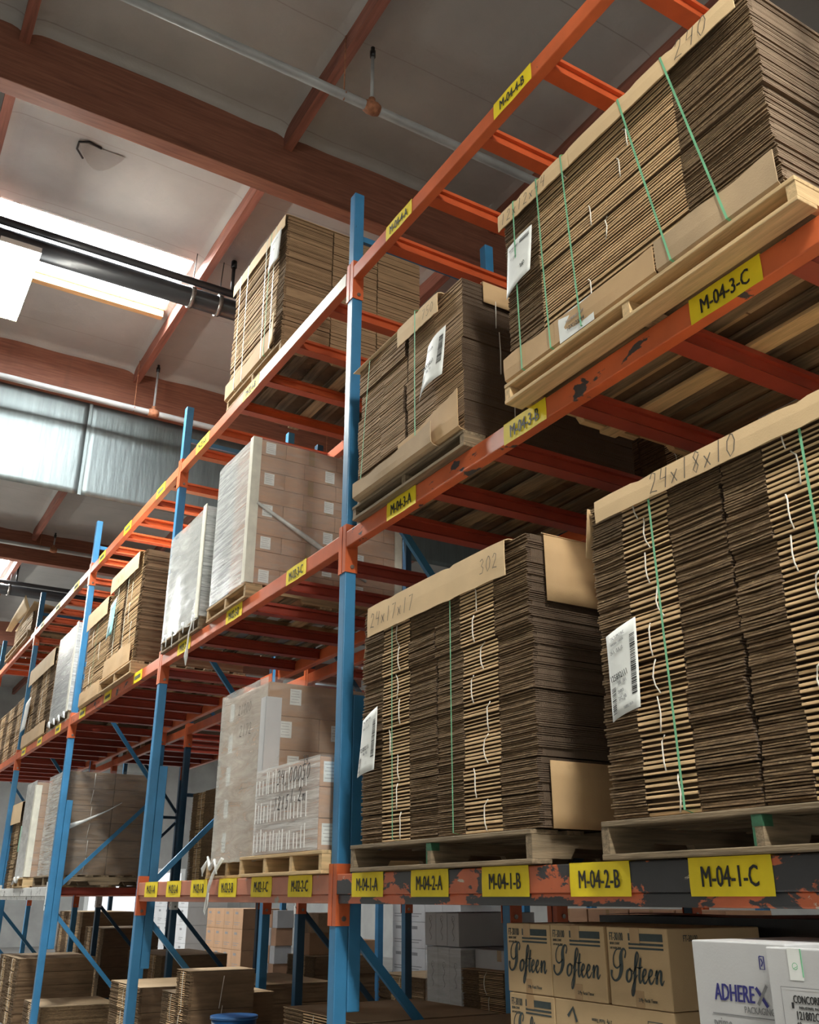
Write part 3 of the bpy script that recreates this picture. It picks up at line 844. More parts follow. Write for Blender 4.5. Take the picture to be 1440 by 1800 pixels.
def carton(x0, x1, y0, y1, z0, z1, label, group=None, material='carton_brown', tape=None, sticker=None, name='carton', origin=None):
    """closed carton; tape = 'front' / 'right' seam; sticker = list of faces"""
    mb = MB().box(x0, x1, y0, y1, z0, z1)
    o = mb.build(name, material, origin=((x0 + x1) / 2, (y0 + y1) / 2, z0), bevel=.004)
    tag(o, label, 'box', group)
    def part(m, nm, mt):
        p = m.build(nm, mt, o); return p
    zc = (z0 + z1) / 2
    if tape == 'front':
        xm = (x0 + x1) / 2; m = MB()
        m.box(xm - .025, xm + .025, y0 - .0008, y0, z1 - .07, z1 - .002); m.box(xm - .025, xm + .025, y0 - .0008, y0, z0 + .002, z0 + .07)
        part(m, 'packing_tape', 'packing_tape')
    if tape == 'right':
        ym = (y0 + y1) / 2; m = MB()
        m.box(x1, x1 + .0008, ym - .025, ym + .025, z0 + .002, z1 - .002)
        part(m, 'packing_tape', 'packing_tape')
    for (face, u, v, w, h) in (sticker or ()):
        m = MB()
        if face == 'right':
            yc = y0 + (y1 - y0) * u; z = z0 + (z1 - z0) * v
            m.box(x1 + .0012, x1 + .002, yc - w / 2, yc + w / 2, z - h / 2, z + h / 2)
            for i in range(5):
                zz = z + h * (.36 - .17 * i); hw = w * (.42 if i % 2 == 0 else .33)
                m.box(x1 + .0021, x1 + .0024, yc - hw, yc + hw * .8, zz - h * .022, zz + h * .022, 1)
        else:
            xc = x0 + (x1 - x0) * u; z = z0 + (z1 - z0) * v
            m.box(xc - w / 2, xc + w / 2, y0 - .002, y0 - .0012, z - h / 2, z + h / 2)
            for i in range(5):
                zz = z + h * (.36 - .17 * i); hw = w * (.42 if i % 2 == 0 else .33)
                m.box(xc - hw, xc + hw * .8, y0 - .0024, y0 - .0021, zz - h * .022, zz + h * .022, 1)
        part(m, 'carton_label', ['paper', 'print_grey'])
    return o

def wrap(x0, x1, y0, y1, z0, z1, mats, label, puff=.012, name='stretch_wrap', skirt=0.0, seed=0):
    """film around a load: front, right, left, back and top sheets, each a part"""
    t = thing(name, ((x0 + x1) / 2, y0, z0), label, 'stretch wrap', 'stretch wrap around pallet loads')
    def nz(a, b, c): return mnoise.noise(Vector((a * 3.0, b * 3.0, c + seed))) * puff + abs(mnoise.noise(Vector((a * 9, b * 4, c + 5 + seed)))) * puff * .5
    front, right, other = mats
    e = puff
    MB().grid(lambda u, v: (x0 - e + (x1 - x0 + 2 * e) * u, y0 - e - nz(u * (x1 - x0), v * (z1 - z0), 1) * math.sin(math.pi * min(1, max(0, u))) ** .3, z0 + (z1 - z0 + e) * v - (skirt * (.5 + .5 * mnoise.noise(Vector((u * 6, 2, seed)))) if v == 0 else 0)), 26, 30).build('front_film', front, t)
    MB().grid(lambda u, v: (x1 + e + nz(u * (y1 - y0), v * (z1 - z0), 2) * math.sin(math.pi * u) ** .3, y0 - e + (y1 - y0 + 2 * e) * u, z0 + (z1 - z0 + e) * v), 26, 30).build('right_film', right, t)
    MB().grid(lambda u, v: (x0 - e - nz(u, v, 3), y1 + e - (y1 - y0 + 2 * e) * u, z0 + (z1 - z0 + e) * v), 10, 10).build('left_film', other, t)
    MB().grid(lambda u, v: (x1 + e - (x1 - x0 + 2 * e) * u, y1 + e + nz(u, v, 4), z0 + (z1 - z0 + e) * v), 10, 10).build('back_film', other, t)
    return t

def ribbon_tail(t, pts, r, name='loose_film', material='film_thick'):
    return MB().tube(pts, r, 7).build(name, material, t)

F3 = [(.30, 'r'), (.37, 'f'), (.33, 'r')]

# ---------------------------------------------------------------- M-04 bay, lowest level
T1 = 1.671
pallet(.31, 1.83, -.06, 1.16, T1, .128, 'old grey pallet with green mark above label M-04-2-A', 'old_wood', True)
t = thing('cardboard_stack', (1.1, -.04, 1.80), 'stack of flat brown boxes marked 24x17x17, above label M-04-1-A', 'cardboard stack', 'strapped cardboard stacks')
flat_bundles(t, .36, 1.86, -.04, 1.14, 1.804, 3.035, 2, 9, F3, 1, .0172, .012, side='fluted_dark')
cap(t, .47, 1.74, -.05, 3.037, .175, 1.1, dips=(.72, 1.28))
m = MB(); m.grid(lambda u, v: (1.877 + .004 * math.sin(3 * u), .05 + .60 * u, 3.03 - .30 * v), 4, 4); m.grid(lambda u, v: (1.86 + .017 * u, .05 + .60 * v, 3.045 - .01 * u), 3, 4); m.build('side_cap_sheet', 'kraft_face', t, solid=.004)
m = MB(); m.grid(lambda u, v: (1.874, .02 + 1.0 * u, 1.80 + .26 * v), 4, 4); m.build('side_base_sheet', 'kraft_face', t, solid=.004)
m = MB(); m.grid(lambda u, v: (.352 - .045 * v * v, .0 + .5 * u, 3.04 - .25 * v), 4, 5); m.build('left_cap_sheet', 'kraft_dusty', t, solid=.004)
strap(t, .72, -.05, 1.14, 1.80, 3.04, .02); strap(t, 1.28, -.05, 1.14, 1.80, 3.04, -.005)
handwriting('24x17x17', .51, 2.905, .08, FRONT(-.0705), t, wd=.005)
handwriting('302', 1.55, 2.915, .07, FRONT(-.0705), t, wd=.004)
sheet_label(t, [(.425, 2.42), (.585, 2.475), (.385, 2.13), (.565, 2.155)], -.055, [(.42, .90, .05, 'CAL SUPPLY INC'), (.4, .78, .055, '24 X 17 X 17'), (.42, .42, .10, '125892111'), (.5, .33, .06, '300   002')], [(.80, .95, .22, .82), (.06, .22, .06, .32)])

pallet(2.23, 3.60, -.06, 1.16, T1, .128, 'old grey pallet with green mark above label M-04-1-C', 'old_wood', True)
t = thing('cardboard_stack', (2.95, -.04, 1.80), 'tallest looking stack of flat boxes marked 24x18x10, above label M-04-1-C', 'cardboard stack', 'strapped cardboard stacks')
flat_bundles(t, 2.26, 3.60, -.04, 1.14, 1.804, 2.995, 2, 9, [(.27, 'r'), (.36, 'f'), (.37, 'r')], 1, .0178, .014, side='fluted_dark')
cap(t, 2.345, 3.50, -.055, 2.997, .10, 1.1, dips=(2.61, 3.28))
m = MB(); m.grid(lambda u, v: (2.252 - .02 * v, -.02 + .5 * u, 3.0 - .16 * v), 4, 5); m.grid(lambda u, v: (2.258 - .03 * v, -.03 + .5 * u, 3.0 - .20 * v), 4, 5); m.build('left_cap_sheet', 'kraft_face', t, solid=.004)
strap(t, 2.62, -.055, 1.14, 1.80, 3.0, .02, w=.010); strap(t, 3.28, -.055, 1.14, 1.80, 3.0, 0, w=.010)
handwriting('24x18x10', 2.645, 2.91, .078, FRONT(-.0755), t, wd=.0045, adv=.66)
sheet_label(t, [(2.345, 2.447), (2.505, 2.487), (2.353, 2.13), (2.497, 2.165)], -.06, [(.42, .91, .05, 'CAL SUPPLY INC'), (.40, .84, .035, 'GARDENA - CARSON'), (.37, .75, .06, '24 X 18 X 10'), (.41, .45, .10, '125892111'), (.5, .37, .06, '300   001'), (.45, .27, .05, '204953'), (.5, .19, .055, '2X2  HB'), (.68, .07, .04, '125892110018')], [(.80, .95, .17, .83), (.08, .25, .06, .36)])

# ---------------------------------------------------------------- M-04 bay, middle level
T3 = 3.640
pallet(1.86, 3.46, -.12, 1.12, T3 - .0, .10, 'pale new wood pallet overhanging the beam between M-04-3-B and M-04-3-C', 'new_wood')
t = thing('cardboard_stack', (2.63, -.10, 3.742), 'wide strapped stack of long flat boxes marked 12x12x44, above label M-04-3-C', 'cardboard stack', 'strapped cardboard stacks')
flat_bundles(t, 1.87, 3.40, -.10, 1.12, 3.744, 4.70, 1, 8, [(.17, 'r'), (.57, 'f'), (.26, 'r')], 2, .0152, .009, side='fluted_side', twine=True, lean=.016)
for xa, xb in ((1.872, 2.408), (2.412, 3.36)):
    cap(t, xa, xb, -.105, 4.703, .105, 1.1, dips=(2.03, 2.20, 2.38, 2.80, 3.05))
for x, d in ((2.0, .005), (2.18, .03), (2.36, .05), (2.74, .18), (2.99, .20)): strap(t, x, -.115, 1.12, 3.742, 4.71, d, 'strap_green', .010, .010)
tray(t, 1.868, 2.83, -.10, 3.742, .125); tray(t, 2.84, 3.40, -.10, 3.742, .135, material='kraft_dusty', ends=.02)
handwriting('12x12x44', 1.90, 4.615, .06, FRONT(-.1255), t, wd=.0042, slant=.2, adv=.74)
handwriting('240', 3.06, 4.612,   .085, FRONT(-.1255), t, wd=.0042, slant=.2)
sheet_label(t, [(1.935, 4.46), (2.125, 4.475), (1.915, 4.175), (2.10, 4.235)], -.112, [(.3, .86, .04, 'CARTON  SHEET'), (.3, .66, .035, '12 X 12 X 44'), (.72, .30, .10, '240')], [(.55, .92, .83, .90)])
m = MB(); m.grid(lambda u, v: (2.265 + .22 * u, -.1185 - .004 * v if v < .9 else -.1185, 3.744 + .128 * v), 4, 5)
lb = m.build('wrap_around_label', 'paper', t)
lettering('PACKING LIST', .018, (2.375, -.125, 3.82), 'front', 'ink_grey', lb, 'print'); lettering('12X12X44', .026, (2.375, -.125, 3.785), 'front', 'ink_black', lb, 'print')

pallet(.22, 1.42, -.05, 1.16, T3, .09, 'grey pallet above label M-04-3-A', 'old_wood')
t = thing('cardboard_stack', (.82, -.04, 3.735), 'leaning stack of flat boxes marked 750, above label M-04-3-A', 'cardboard stack', 'strapped cardboard stacks')
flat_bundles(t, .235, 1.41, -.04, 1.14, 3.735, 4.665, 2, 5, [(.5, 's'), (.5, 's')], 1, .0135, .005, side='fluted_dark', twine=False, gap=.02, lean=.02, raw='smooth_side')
cap(t, .78, 1.22, -.05, 4.672, .135, 1.1, dips=(1.0,))
m = MB(); m.grid(lambda u, v: (.225 + .545 * u, .25 - .32 * v * (1 - .08 * u), 4.69 - .03 * v * v * (1 - .8 * u) - .012 * (1 - u)), 10, 6); m.build('raised_cap_sheet', 'kraft_cap', t, solid=.004)
m = MB()
for yy, zz in ((.18, 4.40), (.20, 4.12), (.28, 3.84)):
    m.tube([(1.42, yy, zz), (1.425, yy, zz + .13), (1.42, yy, zz + .26)], .003, 5)
m.build('twine', 'twine', t)
m = MB(); m.grid(lambda u, v: (1.424, .10 + .55 * u, 4.67 - .13 * v), 4, 4); m.grid(lambda u, v: (1.40 + .024 * v, .10 + .55 * u, 4.675 - .004 * v), 4, 3); m.build('side_cap_sheet', 'kraft_face', t, solid=.004)
tray(t, .80, 1.40, -.05, 3.735, .16, ends=.07); tray(t, .30, 1.18, -.075, 3.732, .10, material='kraft_dusty', name='loose_base_sheet', ends=.03)
strap(t, .42, -.05, 1.14, 3.79, 4.66, -.10, 'strap_green'); strap(t, 1.0, -.06, 1.14, 3.735, 4.68, .0, 'strap_green', .012, .02)
handwriting('750', 1.06, 4.57, .06, FRONT(-.0705), t, wd=.0035)
sheet_label(t, [(1.12, 4.365), (1.30, 4.405), (1.03, 4.06), (1.265, 4.12)], -.06, [(.35, .78, .06, '7 X 5 X 5'), (.4, .46, .11, '716934011'), (.5, .32, .06, '750   001')], [(.78, .94, .30, .85), (.06, .28, .06, .34)], bend=.03)

# ---------------------------------------------------------------- M-02 bay, top level
T4 = 5.622
pallet(-2.44, -1.22, 0.0, 1.32, T4, .10, 'pallet under the topmost cardboard stack, left of the tall blue post', 'wood')
t = thing('cardboard_stack', (-1.83, 0, 5.723), 'topmost cardboard stack high left of the tall blue post', 'cardboard stack', 'strapped cardboard stacks')
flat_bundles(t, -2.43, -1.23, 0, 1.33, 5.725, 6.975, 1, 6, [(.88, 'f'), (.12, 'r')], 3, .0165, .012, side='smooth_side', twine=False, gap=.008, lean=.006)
cap(t, -2.44, -1.225, -.005, 6.98, .13, 1.3, dips=(-2.25, -2.05, -1.85, -1.62, -1.42))
tray(t, -2.46, -1.42, 0, 5.724, .16, ends=.02); m = MB(); m.grid(lambda u, v: (-1.42 + .12 * u, -.02 - .02 * u, 5.75 + (.14 + .16 * u) * v), 4, 5); m.build('bent_corner_flap', 'kraft_cap', t, solid=.004)
for x, d, mt in ((-2.25, .03, 'strap_pale'), (-2.06, .02, 'strap_pale'), (-1.62, .02, 'strap_pale'), (-1.52, -.02, 'strap_green'), (-1.42, .0, 'strap_pale')): strap(t, x, -.012, 1.33, 5.724, 6.985, d, mt, .013, .012)
sheet_label(t, [(-1.50, 6.84), (-1.27, 6.86), (-1.52, 6.54), (-1.30, 6.56)], -.025, [(.5, .8, .06, 'FLAT CARTONS'), (.4, .55, .05, 'QTY 100')])

# ---------------------------------------------------------------- M-02 bay, middle level: tall film-wrapped load and a grey one
pallet(-2.42, -1.56, -.03, 1.33, T3, .12, 'pallet under the tall film-wrapped cartons above label M-02-3-C', 'wood')
LX0, LX1, LY0, LY1, LZ0, LZ1 = -2.36, -1.575, -.02, 1.32, 3.762, 4.985
nl = 9; lh = (LZ1 - LZ0) / nl
for i in range(nl):
    off = .0 if i % 2 == 0 else .17
    ys = sorted([LY0] + [y for y in (LY0 + .27 + off + .46 * k for k in range(-1, 4)) if LY0 + .06 < y < LY1 - .06] + [LY1])
    for j, (a, b) in enumerate(zip(ys[:-1], ys[1:])):
        st = [('right', .5 if b - a > .3 else .5, .52, .085, .1)] if (b - a) > .2 and (i + j) % 2 == 0 else ()
        carton(LX1 - .385, LX1, a + .001, b - .001, LZ0 + lh * i + .0005, LZ0 + lh * (i + 1) - .0015,
               '%s carton from the aisle, %s layer up, in the tall film-wrapped load above M-02-3-C' % (ORD[j], ORD[i]), 'cartons in the tall film-wrapped load', 'carton_pink_brown', 'right' if j == 1 else None, st)
    carton(LX0, LX1 - .388, LY0, LY0 + .6, LZ0 + lh * i + .0005, LZ0 + lh * (i + 1) - .0015, 'carton behind the milky front film, %s layer up, above M-02-3-C' % ORD[i], 'cartons in the tall film-wrapped load', 'carton_grey')
t = wrap(LX0, LX1, LY0, LY1, LZ0 + .004, LZ1, ('film_milky', 'film_clear', 'film_pale'), 'milky stretch film around the tall carton load above M-02-3-C', .010, seed=3)
m = MB(); m.box(LX1 + .011, LX1 + .015, LY0 - .02, LY0 + .05, LZ0, LZ1 + .005); m.box(LX1 - .05, LX1 + .015, LY0 - .024, LY0 - .02, LZ0, LZ1 + .005); m.build('corner_guard', 'edge_guard', t)
m = MB(); m.box(LX1 + .011, LX1 + .015, LY1 - .05, LY1 + .02, LZ0, LZ1 + .005); m.build('corner_guard', 'edge_guard', t)
m = MB(); m.tube([(LX1 + .02, .02, 4.42), (LX1 + .024, .5, 4.18), (LX1 + .02, 1.0, 3.93)], [.012, .022, .012], 6); m.build('film_rope', 'film_thick', t)

pallet(-3.66, -2.60, -.03, 1.25, T3, .11, 'dark pallet under the low grey film-wrapped load above label M-02-3-A', 'old_wood')
for i in range(5):
    for j in range(2):
        hh = (4.74 - 3.753) / 5
        carton(-3.64 + .505 * j, -3.64 + .505 * (j + 1) - .003, -.02, 1.2, 3.753 + hh * i, 3.753 + hh * (i + 1) - .002, '%s grey carton, %s layer up, inside the low wrapped load above M-02-3-A' % (('left', 'right')[j], ORD[i]), 'cartons in the low grey wrapped load', 'carton_grey')
t = wrap(-3.64, -2.63, -.02, 1.2, 3.757, 4.75, ('film_pale', 'film_milky', 'film_pale'), 'ragged stretch film around the low grey load above label M-02-3-A', .012, skirt=.05, seed=8)
m = MB(); m.box(-2.70, -2.615, -.045, -.036, 3.74, 4.78); m.build('corner_guard', 'edge_guard', t)
for a, b, c in ((-3.45, .05, .12), (-3.2, -.02, .16), (-2.95, .03, .1), (-2.66, .02, .14)):
    ribbon_tail(t, [(a - .06, -.05, 3.78), (a, -.06, 3.73), (a + b, -.065, 3.76), (a + b + .03, -.07, 3.76 - c)], [.006, .010, .008, .003])
ribbon_tail(t, [(-2.68, -.05, 3.76), (-2.70, -.075, 3.62), (-2.695, -.08, 3.5), (-2.71, -.08, 3.42), (-2.70, -.08, 3.34)], [.008, .006, .008, .018, .004])

# ---------------------------------------------------------------- M-02 bay, lowest level
pallet(-2.10, -1.29, .02, 1.25, T1, .12, 'pallet hidden under torn film above label M-02-1-B', 'wood')
nl = 5; WZ0, WZ1 = 1.794, 2.93; lh = (WZ1 - WZ0) / nl
for i in range(nl):
    ys = [0.03, .42, .80, 1.2] if i % 2 else [.03, .60, 1.2]
    for j, (a, b) in enumerate(zip(ys[:-1], ys[1:])):
        carton(-1.52, -1.12, a + .001, b - .001, WZ0 + lh * i, WZ0 + lh * (i + 1) - .002, '%s carton from the aisle, %s layer up, in the tall film-wrapped load above M-02-2-B' % (ORD[j], ORD[i]), 'cartons in the wrapped load above M-02-2-B', 'carton_brown', None, [('right', .35, .6, .085, .11)])
    carton(-1.98, -1.524, .03, .42, WZ0 + lh * i, WZ0 + lh * (i + 1) - .002, 'front carton, %s layer up, behind the pale film above M-02-1-B' % ORD[i], 'cartons in the wrapped load above M-02-2-B', 'carton_brown', None, [('front', .4, .5, .08, .13)])
t = wrap(-1.98, -1.12, .03, 1.2, 1.798, 2.945, ('film_pale', 'film_clear', 'film_pale'), 'pale stretch film round the tall load above label M-02-1-B', .015, skirt=.05, seed=21)
m = MB(); m.box(-1.19, -1.095, .005, .011, 1.8, 2.82); m.box(-1.105, -1.1, .005, .12, 1.8, 2.82); m.build('corner_guard', 'carton_white', t)
ribbon_tail(t, [(-2.0, .0, 1.80), (-2.06, -.015, 1.74), (-2.05, -.02, 1.69)], [.01, .016, .006])
ribbon_tail(t, [(-2.02, .0, 1.82), (-1.9, -.02, 1.74), (-1.82, -.02, 1.79), (-1.75, -.025, 1.70)], [.008, .016, .012, .006])
ribbon_tail(t, [(-1.72, -.0, 1.80), (-1.80, -.03, 1.70), (-1.86, -.032, 1.62), (-1.90, -.032, 1.52), (-1.93, -.03, 1.46), (-1.90, -.03, 1.44), (-1.87, -.03, 1.50), (-1.86, -.03, 1.58)], [.014, .012, .012, .008, .006, .006, .006, .005])
handwriting('2172', -1.55, 2.60, .08, FRONT(.0), t, 'ink_black', .006); handwriting('21000', -1.6, 2.76, .07, FRONT(.0), t, 'ink_black', .006)

pallet(-1.27, -.05, -.05, 1.16, T1, .122, 'light wood pallet above labels M-02-1-C and M-02-2-C', 'new_wood', n_str=4)
for i in range(3):
    z = 1.796 + .17 * i
    carton(-1.06, -.12, -.04, .46, z, z + .167, '%s of three wide shrink-wrapped cases stacked above label M-02-2-C' % ('bottom', 'middle', 'top')[i], 'wide cases above label M-02-2-C', 'carton_pink_brown', None, [('right', .14, .5, .1, .115)] if i != 1 else None, 'shrink_wrapped_case')
t = wrap(-1.06, -.12, -.04, .46, 1.796, 2.307, ('film_milky', 'film_clear', 'film_clear'), 'clear film around the three marked cases above label M-02-2-C', .006, seed=33)
m = MB()
for i in range(3):
    for k in range(16):
        x = -1.03 + .05 * k + random.uniform(-.012, .012)
        m.box(x, x + random.uniform(.004, .012), -.058, -.054, 1.80 + .17 * i + .012, 1.80 + .17 * i + random.uniform(.1, .155))
m.build('film_creases', 'film_thick', t)
handwriting('34,00050', -.69, 2.19, .085, FRONT(-.062), t, 'ink_black', .009, .2); handwriting('1215', -.72, 2.04, .08, FRONT(-.062), t, 'ink_black', .009, .2); handwriting('1.2m', -.48, 2.07, .08, FRONT(-.062), t, 'ink_black', .009, .2); handwriting('34', -.32, 2.27, .055, FRONT(-.06), t, 'ink_black', .007, .2)

# ---------------------------------------------------------------- first bay left of M-02, middle level
pallet(-5.86, -4.58, -.06, 1.18, T3, .13, 'pallet tilted out above the worn beam, first bay left of M-02', 'wood')
t = thing('cardboard_stack', (-5.2, -.03, 3.78), 'cardboard stack with pale blue sheet, on the middle level left of the wrapped loads', 'cardboard stack', 'strapped cardboard stacks')
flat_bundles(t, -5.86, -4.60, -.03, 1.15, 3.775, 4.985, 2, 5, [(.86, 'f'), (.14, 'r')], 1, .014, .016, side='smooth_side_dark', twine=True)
cap(t, -5.86, -4.72, -.04, 4.99, .20, 1.1, dips=(-5.35,)); tray(t, -5.80, -4.72, -.03, 3.775, .22)
for x in (-5.5, -5.1): strap(t, x, -.04, 1.15, 3.775, 4.99, 0, 'strap_pale')
m = MB(); m.grid(lambda u, v: (-4.59, .35 + .7 * u, 4.99 - .22 * v), 3, 3); m.build('side_cap_sheet', 'kraft_face', t, solid=.004)
handwriting('4x9x16', -5.62, 4.84, .10, FRONT(-.0615), t, wd=.005)
sheet_label(t, [(-5.72, 4.62), (-5.48, 4.66), (-5.76, 4.22), (-5.52, 4.25)], -.06, [(.5, .8, .08, 'SHEETS')], [(.3, .7, .1, .3)], 'blue_paper')
t = thing('cardboard_stack', (-6.4, -.03, 3.642), 'cardboard stack standing straight on the beam, just left of the pale blue sheet', 'cardboard stack', 'strapped cardboard stacks')
flat_bundles(t, -6.90, -5.90, -.03, 1.15, 3.645, 4.80, 1, 5, [(.5, 'f'), (.5, 'f')], 1, .014, .016, side='smooth_side_dark', twine=True)
cap(t, -6.9, -5.92, -.04, 4.805, .22, 1.1, dips=(-6.4,)); tray(t, -6.88, -5.92, -.03, 3.644, .17); strap(t, -6.35, -.04, 1.15, 3.645, 4.8)

# second bay left of M-02, middle level
pallet(-8.86, -7.66, .0, 1.2, T3, .12, 'pallet under the grey wrapped load behind the second post left of M-04', 'old_wood')
for i in range(4):
    hh = .285
    carton(-8.84, -7.70, .01, 1.15, 3.763 + hh * i, 3.763 + hh * (i + 1) - .003, 'grey case, %s layer up, in the wrapped load behind the second blue post' % ORD[i], 'cases behind the second blue post', 'carton_grey')
t = wrap(-8.84, -7.70, .01, 1.15, 3.766, 4.905, ('film_milky', 'film_milky', 'film_pale'), 'silvery film on the load behind the second blue post left of M-04', .014, skirt=.04, seed=40)
m = MB(); m.box(-7.78, -7.68, -.016, -.008, 3.75, 4.93); m.build('corner_guard', 'edge_guard', t)
for a in (-8.7, -8.4, -8.1, -7.8): ribbon_tail(t, [(a - .1, -.02, 3.74), (a, -.03, 3.70), (a + .05, -.035, 3.74), (a + .1, -.03, 3.66)], [.012, .02, .016, .006])
t = thing('cardboard_stack', (-9.9, .0, 3.642), 'cardboard stack with long white sheet beside the silvery wrapped load', 'cardboard stack', 'strapped cardboard stacks')
flat_bundles(t, -10.85, -9.0, .0, 1.15, 3.645, 4.86, 2, 5, [(.6, 'f'), (.4, 'r')], 1, .016, .02, side='smooth_side_dark', twine=True)
cap(t, -10.85, -9.0, -.01, 4.865, .26, 1.1, dips=(-9.9,)); tray(t, -10.8, -9.05, 0, 3.644, .2)
sheet_label(t, [(-10.85, 4.35), (-10.45, 4.4), (-11.0, 3.9), (-10.6, 3.93)], -.02, [])
# third bay left of M-02, middle level
t = thing('cardboard_stack', (-12.9, .0, 3.642), 'brown cardboard stack farthest left on the middle level', 'cardboard stack', 'strapped cardboard stacks')
flat_bundles(t, -14.3, -11.6, .05, 1.15, 3.645, 4.6, 3, 4, [(.4, 'r'), (.6, 'f')], 1, .018, .02, side='smooth_side_dark', twine=True)
# top level, far left: one opened bundle tipped on a pallet
pallet(-13.9, -11.7, -.05, 1.1, T4, .12, 'pallet high on the far left holding a tipped bundle', 'wood')
t = thing('cardboard_bundle', (-12.8, 0, 5.742), 'opened flap-top bundle of flat boxes tipped high at the far left', 'cardboard stack')
flat_bundles(t, -13.5, -11.8, .0, 1.0, 5.745, 6.12, 3, 1, [(1.0, 'f')], 1, .02, .01, side='smooth_side_dark', twine=False)
m = MB(); m.grid(lambda u, v: (-13.6 + 1.8 * u, -.05 - .10 * v, 6.14 + .24 * v * u + .02 * math.sin(5 * u)), 8, 4); m.grid(lambda u, v: (-13.5 + 1.7 * u, .0 + 1.0 * v, 6.135 + .14 * (1 - v) * u), 8, 4); m.build('open_flap', 'kraft_cap', t, solid=.005)

# lowest level, second bay left of M-02
pallet(-8.86, -7.62, .08, 1.3, T1, .13, 'pallet with hand notch under the dark film-wrapped bundles left of M-02', 'old_wood')
t = thing('cardboard_stack', (-8.2, .1, 1.802), 'dark bundles under thin film, seen through the empty low bay left of M-02', 'cardboard stack', 'strapped cardboard stacks')
flat_bundles(t, -8.78, -7.68, .12, 1.28, 1.803, 3.02, 1, 6, [(.9, 'f'), (.1, 'r')], 2, .012, .008, side='smooth_side_dark', twine=False)
m = MB()
for i in range(6):
    z = 1.83 + .2 * i
    m.tube([(-7.668, .42 + .02 * (i % 2), z), (-7.662, .44, z + .17)], .003, 5)
m.build('twine', 'twine', t)
t = wrap(-8.78, -7.66, .12, 1.28, 1.806, 3.03, ('film_milky', 'film_dim', 'film_dim'), 'thin torn film around the dark bundles left of the M-02 bay', .012, seed=51)
ribbon_tail(t, [(-7.63, .12, 2.33), (-7.625, .35, 2.42), (-7.63, .62, 2.55), (-7.63, .8, 2.66)], [.04, .02, .008, .004])
pallet(-9.75, -9.0, -.02, 1.2, T1, .12, 'pallet under the tall slim wrapped cartons at the left edge', 'new_wood')
for i in range(8):
    hh = (3.0 - 1.794) / 8
    carton(-9.68, -8.98 - .02, .0, 1.0, 1.794 + hh * i, 1.794 + hh * (i + 1) - .003, 'carton, %s layer up, in the slim wrapped tower at the left edge' % ORD[i], 'cartons in the slim wrapped tower', 'carton_brown', None, [('right', .25, .5, .14, .1)] if i % 2 else None)
t = wrap(-9.68, -9.0, .0, 1.0, 1.797, 3.01, ('film_thick', 'film_clear', 'film_pale'), 'glossy film around the slim carton tower at the left edge', .012, seed=60)
m = MB(); m.box(-9.07, -8.985, -.02, -.014, 1.8, 2.96); m.box(-8.987, -8.983, -.02, .06, 1.8, 2.96); m.build('corner_guard', 'edge_guard', t)
ribbon_tail(t, [(-9.6, -.02, 1.80), (-9.66, -.03, 1.72), (-9.55, -.03, 1.77), (-9.4, -.03, 1.74), (-9.3, -.03, 1.80)], .018)
t = thing('cardboard_stack', (-10.5, .1, 1.672), 'dark cardboard stack with small green sheet beside the slim wrapped tower', 'cardboard stack', 'strapped cardboard stacks')
flat_bundles(t, -11.1, -9.85, .08, 1.2, 1.674, 2.85, 2, 6, [(.5, 'r'), (.5, 'f')], 1, .016, .012, side='smooth_side_dark', twine=False)
cap(t, -11.1, -10.3, .07, 2.855, .3, 1.0)
sheet_label(t, [(-10.2, 2.5), (-9.9, 2.5), (-10.2, 2.15), (-9.9, 2.15)], .07, [], (), 'green_paper')

